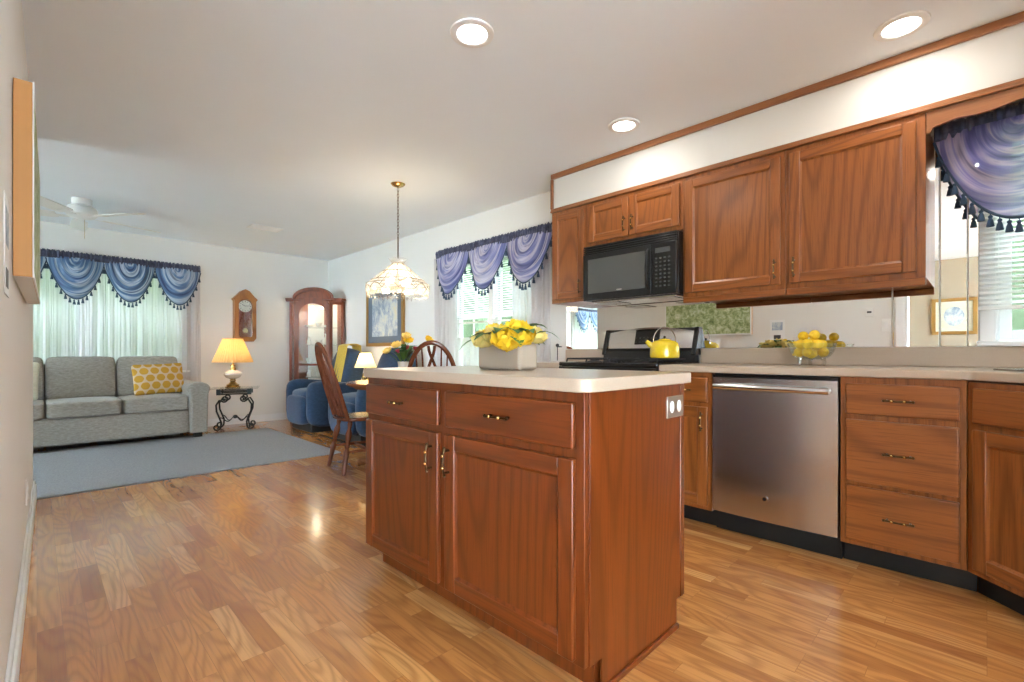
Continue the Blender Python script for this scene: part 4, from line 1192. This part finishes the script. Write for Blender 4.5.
# things on the left wall near the camera (seen in the mirror)
def plate(name, y, z, w, h, label, cat, kind):
    t = thing(name, label, cat, (lw(y), y, z), R(90) - ang)
    MB().box(-w / 2, w / 2, -.007, -.0005, -h / 2, h / 2).build('cover_plate', 'whiteplastic', t, bevel=.002)
    if kind == 'switch':
        for s in (-1, 1): MB().box(s * w * .24 - .016, s * w * .24 + .016, -.012, -.007, -.033, .033).build('rocker', 'white', t, bevel=.002)
    elif kind == 'outlet':
        for s in (-1, 1): MB().lathe([(.016, -.009), (.016, -.007)], (0, 0, 0), 12, 0, None, Matrix.Translation((0, 0, s * .02)) @ Matrix.Rotation(R(90), 4, 'X')).build('socket', 'key', t) if False else MB().box(-.013, .013, -.009, -.007, s * .02 - .011, s * .02 + .011).build('socket', 'white', t)
    elif kind == 'stat': MB().box(-.02, .02, -.012, -.007, -.008, .012).build('dial', 'key', t)
    return t
plate('light_switch', .745, 1.29, .15, .14, 'double white light switch on the left wall seen in the mirror', 'light switch', 'switch')
plate('thermostat', .93, 1.44, .07, .09, 'small white thermostat above the switches seen in the mirror', 'thermostat', 'stat')
plate('wall_outlet', 3.25, .32, .07, .115, 'white outlet low on the left wall near its end', 'outlet', 'outlet')
t = thing('photo_calendar', 'small picture calendar on the left wall seen in the mirror', 'calendar', (lw(1.86), 1.86, 1.27), R(90) - ang)
MB().box(-.085, .085, -.003, -.0005, -.13, .13).build('sheet', 'white', t)
MB().box(-.06, .06, -.0034, -.003, .0, .10).build('photograph', 'lake', t); MB().box(-.04, .04, -.004, -.003, -.11, -.06).build('caption_photo', M['key'], t)

# ------------------------------------------------------------------ back room seen in the mirror strips
t = thing('framed_picture', 'gold framed picture in the room reflected by the mirror', 'picture', (-3.5, .36, 1.55), R(90))
b = MB(); ring_front(b, [(-.26, -.28), (.26, -.28), (.26, .28), (-.26, .28)], [(-.21, -.23), (.21, -.23), (.21, .23), (-.21, .23)], -.035, -.002); b.build('frame', 'gold', t, bevel=.004)
MB().box(-.22, .22, -.015, -.003, -.24, .24).build('mat', 'cream', t); MB().ball((0, -.015, 0), .15, (.8, .02, 1)).build('print', 'lake', t)
t = thing('sideboard', 'dark wooden sideboard in the room reflected by the mirror', 'cabinet', (-3.5, .3, 0), R(90))
MB().box(-.6, .6, -.45, -.005, .08, .88).build('body', 'darkwood', t, bevel=.006)
for k in range(3): MB().box(-.58 + k * .39, -.21 + k * .39, -.468, -.45, .12, .84).build('door', 'darkwood', t, bevel=.006)

# ------------------------------------------------------------------ dining set
TX, TY = 2.252, 3.567
t = thing('dining_table', 'round wooden pedestal dining table behind the island', 'table', (TX, TY, 0))
b = MB().lathe([(.001, .69), (.42, .69), (.43, .705), (.47, .71), (.485, .725), (.475, .74), (.001, .74)], (0, 0, 0), 56); b.build('tabletop', 'tablewood', t)
MB().lathe([(.03, .69), (.10, .70), (.06, .66), (.045, .55), (.07, .45), (.075, .38), (.05, .30), (.06, .22), (.07, .18), (.03, .16)][::-1], (0, 0, 0), 28).build('pedestal', 'tablewood', t)
for k in range(4):
    a = R(45 + 90 * k); c_, s_ = math.cos(a), math.sin(a)
    MB().tube([(c_ * r, s_ * r, z) for r, z in ((.04, .22), (.12, .20), (.22, .12), (.32, .055), (.40, .035))], [.035, .036, .03, .028, .03], 10).build('foot', 'tablewood', t)

def windsor(label):
    t = thing('windsor_chair', label, 'chair', group='windsor dining chairs')
    def fs(o, q): return Vector((o.x * (1 - .10 * (q.y + 1) / 2 * 1.0), o.y, o.z - .012 * (1 - q.x ** 2) * (1 - q.y ** 2) * (q.z > 0)))
    MB().soft((0, 0, .44), (.45, .43, .042), 4, fn=fs).build('seat', 'darkwood', t)
    LEG = [(.012, 0), (.016, .05), (.018, .25), (.024, .42), (.014, .48), (.022, .52), (.013, .56), (.024, .68), (.026, .76), (.014, .85), (.02, .93), (.016, 1)]
    lp = {}
    for sx_ in (-1, 1):
        for sy in (-1, 1):
            p0 = (sx_ * .21, sy * .215, 0); p1 = (sx_ * .145, sy * .14, .43)
            lp[(sx_, sy)] = (Vector(p0), Vector(p1)); MB().turned(p0, p1, LEG).build('leg', 'darkwood', t)
    def mid(k, f): return lp[k][0].lerp(lp[k][1], f)
    S = [(.008, 0), (.012, .3), (.016, .5), (.012, .7), (.008, 1)]
    for sx_ in (-1, 1): MB().turned(mid((sx_, -1), .42), mid((sx_, 1), .42), S).build('stretcher', 'darkwood', t)
    MB().turned((mid((-1, -1), .42) + mid((-1, 1), .42)) / 2, (mid((1, -1), .42) + mid((1, 1), .42)) / 2, S).build('stretcher', 'darkwood', t)
    hp = []
    def hoop(a):   # a 0..pi
        x = .215 * math.cos(a) * (1 - .12 * (1 - math.sin(a))); z = .45 + .61 * math.sin(a) ** .75 if 0 < a < PI else .45
        return Vector((x, .175 + (z - .45) * .30, z))
    pts = [hoop(PI * k / 28) for k in range(29)]
    MB().tube(pts, .017, 10).build('hoop', 'darkwood', t)
    for x in (-.155, -.105, -.062, .062, .105, .155):
        # find hoop height
        best = min(pts[1:-1], key=lambda p: abs(p.x - x * 1.12) + (0 if p.z > .6 else 1))
        MB().turned((x * .85, .175, .45), (best.x, best.y, best.z), [(.005, 0), (.008, .35), (.005, 1)], 8).build('spindle', 'darkwood', t)
    # pierced splat
    b = MB(); outw = []; inn = []
    for sgn in (1, -1):
        rng = range(0, 17) if sgn == 1 else range(16, -1, -1)
        for k in rng:
            f = k / 16; wv = .022 + .016 * math.sin(f * PI * 4 - .6) ** 2
            outw.append((sgn * wv, f))
    z0, z1 = .45, 1.035
    def sp(x, f): z = z0 + (z1 - z0) * f; return Vector((x, .178 + (z - .45) * .30, z))
    # two wavy strips that cross, leaving pierced ovals
    for sgn in (1, -1):
        pts2 = [sp(sgn * (.004 + .026 * math.cos(f / 20 * 3 * PI + PI * .0)), f / 20) for f in range(21)]
        b.tube(pts2, .011, 6)
    b.build('splat', 'darkwood', t)
    return t
c1 = windsor('dark windsor chair in profile left of the island at the dining table')
def f2w(lat, d): return (.7071 * (d + lat), .7071 * (d - lat))
cx_, cy_ = f2w(-1.30, 4.10)
c1.location = (cx_, cy_, 0)
# local front -y must face dir at (.94,-.34)
def rz_for(dx, dy): return math.atan2(dx, -dy)
c1.rotation_euler = (0, 0, rz_for(.985, -.15))
c2 = dup(c1); c2['label'] = 'dark windsor chair with hoop back rising behind the island top'
cx_, cy_ = f2w(-.61, 3.76); c2.location = (cx_, cy_, 0)
c2.rotation_euler = (0, 0, rz_for(.64, .77))

# blooms
def bloom(b, c, r, mi, rr, layers=3, up=Vector((0, 0, 1))):
    c = Vector(c); q = up.to_track_quat('Z', 'Y').to_matrix()
    for L in range(layers):
        n = 7 - L; op = [1.15, .75, .35][L]; ln = r * [1, .85, .6][L]
        for k in range(n):
            a = 2 * PI * (k + .5 * L) / n + rr.uniform(-.2, .2)
            dirv = Vector((math.cos(a) * math.sin(op), math.sin(a) * math.sin(op), math.cos(op)))
            side = Vector((-math.sin(a), math.cos(a), 0)); wv = r * .52
            nrm = dirv.cross(side)
            V = []
            for i in range(5):
                f = i / 4; wd = wv * math.sin(PI * (.12 + .80 * f)) ; row = []
                for j in (-1, 0, 1):
                    p = dirv * ln * f + side * wd * j + nrm * (-.18 * r * math.sin(PI * f) + .12 * r * abs(j) + (.15 * r * f * f)) + Vector((rr.uniform(-1, 1), rr.uniform(-1, 1), rr.uniform(-1, 1))) * r * .05
                    row.append(b.bm.verts.new(c + q @ p))
                V.append(row)
            for i in range(4):
                for j in range(2): b.bm.faces.new((V[i][j], V[i + 1][j], V[i + 1][j + 1], V[i][j + 1])).material_index = mi
def leaf(b, c, d, L, wd, mi=0):
    c = Vector(c); d = Vector(d).normalized(); s = d.cross(Vector((0, 0, 1))).normalized(); V = []
    for i in range(7):
        f = i / 6; p = c + d * L * f + Vector((0, 0, .18 * L * math.sin(PI * f) - .22 * L * f * f)); w0 = wd * math.sin(PI * min(1, f * .93 + .04))
        V.append([b.bm.verts.new(p - s * w0 + Vector((0, 0, .2 * w0))), b.bm.verts.new(p), b.bm.verts.new(p + s * w0 + Vector((0, 0, .2 * w0)))])
    for i in range(6):
        for j in range(2): b.bm.faces.new((V[i][j], V[i + 1][j], V[i + 1][j + 1], V[i][j + 1])).material_index = mi
rr = random.Random(3)
FX, FY = 1.42, 1.45
pb = MB(); pb.prism([(-.055, -.13), (.055, -.13), (.055, .13), (-.055, .13)], 2, 0, .112)
pb = pb.build('planter_box', 'stone', None, bevel=.016, seg=3); pb.location = (FX, FY, .9145)
tag(pb, 'low rectangular stone planter on the island top', 'planter')
t = thing('flower_arrangement', 'yellow artificial flowers filling the stone planter on the island', 'flowers', (FX, FY, 1.02))
for (x, y, z, r, mk) in ((-.045, .075, .035, .062, 'petal_p'), (-.05, .01, .05, .055, 'petal_p'), (.02, .10, .045, .055, 'petal_p'), (-.06, -.065, .030, .066, 'petal_y'), (-.03, -.11, .045, .060, 'petal_y'),
                       (.03, -.04, .07, .060, 'petal_p'), (.04, .04, .06, .058, 'petal_p'), (.045, -.11, .05, .052, 'petal_p'), (-.02, .055, .075, .045, 'petal_y'), (-.01, -.07, .075, .052, 'petal_y')):
    b = MB(); bloom(b, (0, 0, 0), r * 1.22, 0, rr, 3, Vector((x * 6 - .35, y * 3 - .35, .9)).normalized())
    bo = b.build('bloom', mk, t, recalc=False); bo.location = (x, y, z - .03)
for k in range(13):
    a = rr.uniform(0, 2 * PI); b = MB(); leaf(b, (0, 0, 0), (math.cos(a), math.sin(a) * 1.4, rr.uniform(.0, .7)), rr.uniform(.09, .13), .034)
    lo_ = b.build('leaf', 'leaf', t, recalc=False); lo_.location = (math.cos(a) * .03, math.sin(a) * .09, rr.uniform(.0, .04))
b = MB(); leaf(b, (0, 0, 0), (.5, -1, .1), .13, .016); lo_ = b.build('leaf', 'leaf', t); lo_.location = (.02, -.12, .03)
b = MB(); leaf(b, (0, 0, 0), (-.6, .8, -.1), .12, .018); lo_ = b.build('leaf', 'leaf', t); lo_.location = (-.04, .10, .01)
# dining flowers
v_ = MB().lathe([(.04, 0), (.05, .01), (.06, .06), (.045, .13), (.05, .17), (.045, .17), (.04, .13), (.001, .02)], (0, 0, 0), 24).build('flower_vase', 'china')
v_.location = (TX + .0, TY + .02, .7405); tag(v_, 'vase holding the bouquet on the dining table', 'vase')
t = thing('bouquet', 'bouquet of yellow and red flowers in the vase on the dining table', 'flowers', (TX, TY + .02, .88))
for (x, y, z, r, mk) in ((-.05, .02, .16, .055, 'petal_p'), (.03, -.03, .20, .055, 'petal_y'), (.0, -.05, .24, .05, 'petal_p'), (.16, -.14, .21, .05, 'petal_y'), (-.10, .08, .11, .05, 'petal_p'), (.02, 0, .14, .042, 'petal_r'), (-.03, .03, .11, .036, 'petal_r'), (.08, -.07, .13, .036, 'petal_r')):
    b = MB(); bloom(b, (0, 0, 0), r, 0, rr, 3, Vector((x * 3 - .3, y * 3 - .3, .8)).normalized())
    bo = b.build('bloom', mk, t, recalc=False); bo.location = (x, y, z)
    MB().tube([(x * .1, y * .1, -.02), (x * .5, y * .5, z * .5), (x, y, z)], .0025, 5).build('stem', 'leaf', t)
for k in range(24):
    a = rr.uniform(0, 2 * PI); b = MB(); leaf(b, (0, 0, 0), (math.cos(a), math.sin(a), rr.uniform(.5, 2.0)), rr.uniform(.11, .17), .022)
    lo_ = b.build('leaf', 'leaf' if k % 2 else 'leafd', t, recalc=False); lo_.location = (math.cos(a) * .03, math.sin(a) * .03, rr.uniform(.0, .1))

# ------------------------------------------------------------------ pendant
t = thing('pendant_light', 'crystal and brass pendant light hanging over the dining table', 'pendant light', (2.198, 3.586, 0))
MB().lathe([(.001, 2.41), (.02, 2.412), (.05, 2.425), (.062, 2.438), (.062, H)], (0, 0, 0), 28).build('canopy', 'brass', t)
b = MB(); z = 2.405; k = 0
while z > 1.98:
    rt = R(90) * (k % 2)
    pts = [(math.cos(rt) * .008 * math.cos(a), math.sin(rt) * .008 * math.cos(a), z - .014 + .017 * math.sin(a)) for a in [2 * PI * i / 10 for i in range(10)]]
    b.tube(pts, .0022, 5, closed=True); z -= .027; k += 1
b.build('chain', 'abrass', t)
MB().cyl((0, 0, 1.80), (0, 0, 1.985), .006, n=8).build('stem', 'abrass', t)
cm = lambda a: 1 + .03 * math.cos(a * 12)
b = MB(); b.lathe([(.045, 1.752), (.085, 1.796)], (0, 0, 0), 24, 0)
for f in [f for f in b.bm.faces if len(f.verts) > 6]: b.bm.faces.remove(f)
b.build('collar', 'crystal', t, smooth=False)
b = MB(); b.lathe([(.05, 1.752), (.125, 1.685), (.205, 1.62), (.225, 1.605)], (0, 0, 0), 24, 0)
b.lathe([(.225, 1.602), (.262, 1.575), (.262, 1.52), (.235, 1.475)], (0, 0, 0), 48, 0, cm)
for f in [f for f in b.bm.faces if len(f.verts) > 6]: b.bm.faces.remove(f)
b.build('glass_shade', 'crystal', t, smooth=False)
b = MB()
for k in range(8):
    a = 2 * PI * k / 8 + .2; c_, s_ = math.cos(a), math.sin(a)
    b.tube([(c_ * r, s_ * r, z) for r, z in ((.05, 1.752), (.125, 1.687), (.205, 1.622), (.226, 1.606))], .003, 6)
for r, z in ((.05, 1.752), (.13, 1.683), (.226, 1.604), (.263, 1.573)):
    b.tube([(r * math.cos(2 * PI * i / 40), r * math.sin(2 * PI * i / 40), z) for i in range(40)], .0028, 6, closed=True)
for k in range(12):
    a0 = 2 * PI * k / 12
    b.tube([((.265) * math.cos(a0 + 2 * PI / 12 * i / 8), .265 * math.sin(a0 + 2 * PI / 12 * i / 8), 1.52 + .045 * math.sin(PI * i / 8)) for i in range(9)], .0025, 5)
b.build('brass_rib', 'abrass', t)
q = MB(); q.lathe([(.001, .012), (.011, 0), (.008, -.015), (.001, -.028)], (0, 0, 0), 6); dr0 = None
for k in range(36):
    a = 2 * PI * k / 36; r = .252; 
    p = (r * math.cos(a), r * math.sin(a), 1.49 - .008 * (k % 2))
    if dr0 is None: dr0 = q.build('crystal_drop', 'crystal', t, smooth=False); dr0.location = p
    else: c = dr0.copy(); COL.objects.link(c); c.parent = t; c.location = p
for k in range(4):
    a = 2 * PI * k / 4 + .5; MB().ball((.10 * math.cos(a), .10 * math.sin(a), 1.60), .020, (1, 1, 1.4), n=10).build('bulb', 'bulb', t)
ld = bpy.data.lights.new('pendant_glow', 'POINT'); ld.energy = 5; ld.color = (1, .82, .58); ld.shadow_soft_size = .08
lo = bpy.data.objects.new('light', ld); COL.objects.link(lo); lo.parent = t; lo.location = (0, 0, 1.56)

# ------------------------------------------------------------------ lemons in glass bowl
BX, BY = 3.02, .685
t = thing('glass_bowl', 'footed clear glass bowl of lemons on the counter', 'bowl', (BX, BY, .9145))
b = MB(); b.lathe([(.001, .030), (.05, .032), (.085, .05), (.105, .08), (.118, .125), (.114, .125), (.100, .082), (.081, .055), (.05, .038), (.001, .036)], (0, 0, 0), 40)
b.build('bowl', 'glass', t)
for k in range(3):
    a = 2 * PI * k / 3 + .3; MB().tube([(.06 * math.cos(a), .06 * math.sin(a), .04), (.068 * math.cos(a), .068 * math.sin(a), .02), (.06 * math.cos(a), .06 * math.sin(a), .006)], [.012, .008, .010], 8).build('foot', 'crystal', t)
def lemon():
    b = MB(); L = .040; r = .027
    prof = [(.0005, -L), (.006, -L + .003), (.010, -L + .008)] + [(r * math.cos(a), (L - .012) * math.sin(a)) for a in [R(-65 + 130 * k / 10) for k in range(11)]] + [(.009, L - .007), (.006, L - .002), (.0005, L)]
    b.lathe(prof, (0, 0, 0), 18); return b.build('lemon', 'lemon')
L0 = None
pos = [(0, .0, .066), (.055, 0, .075), (-.055, .005, .075), (0, .058, .075), (.0, -.056, .075), (.04, .045, .118), (-.042, .042, .118), (-.045, -.040, .118), (.042, -.042, .118), (.0, .0, .125), (.075, .0, .122), (-.078, 0, .12), (.0, -.015, .170), (.025, .045, .165)]
for k, p in enumerate(pos):
    if L0 is None: o = lemon(); L0 = o
    else: o = L0.copy(); COL.objects.link(o)
    o.location = (BX + p[0], BY + p[1], .9145 + p[2])
    o.rotation_euler = (R(90 + rr.uniform(-25, 25)), 0, rr.uniform(0, PI))
    tag(o, 'yellow lemon piled in the clear glass bowl on the counter', 'lemon', 'lemons in the glass bowl')
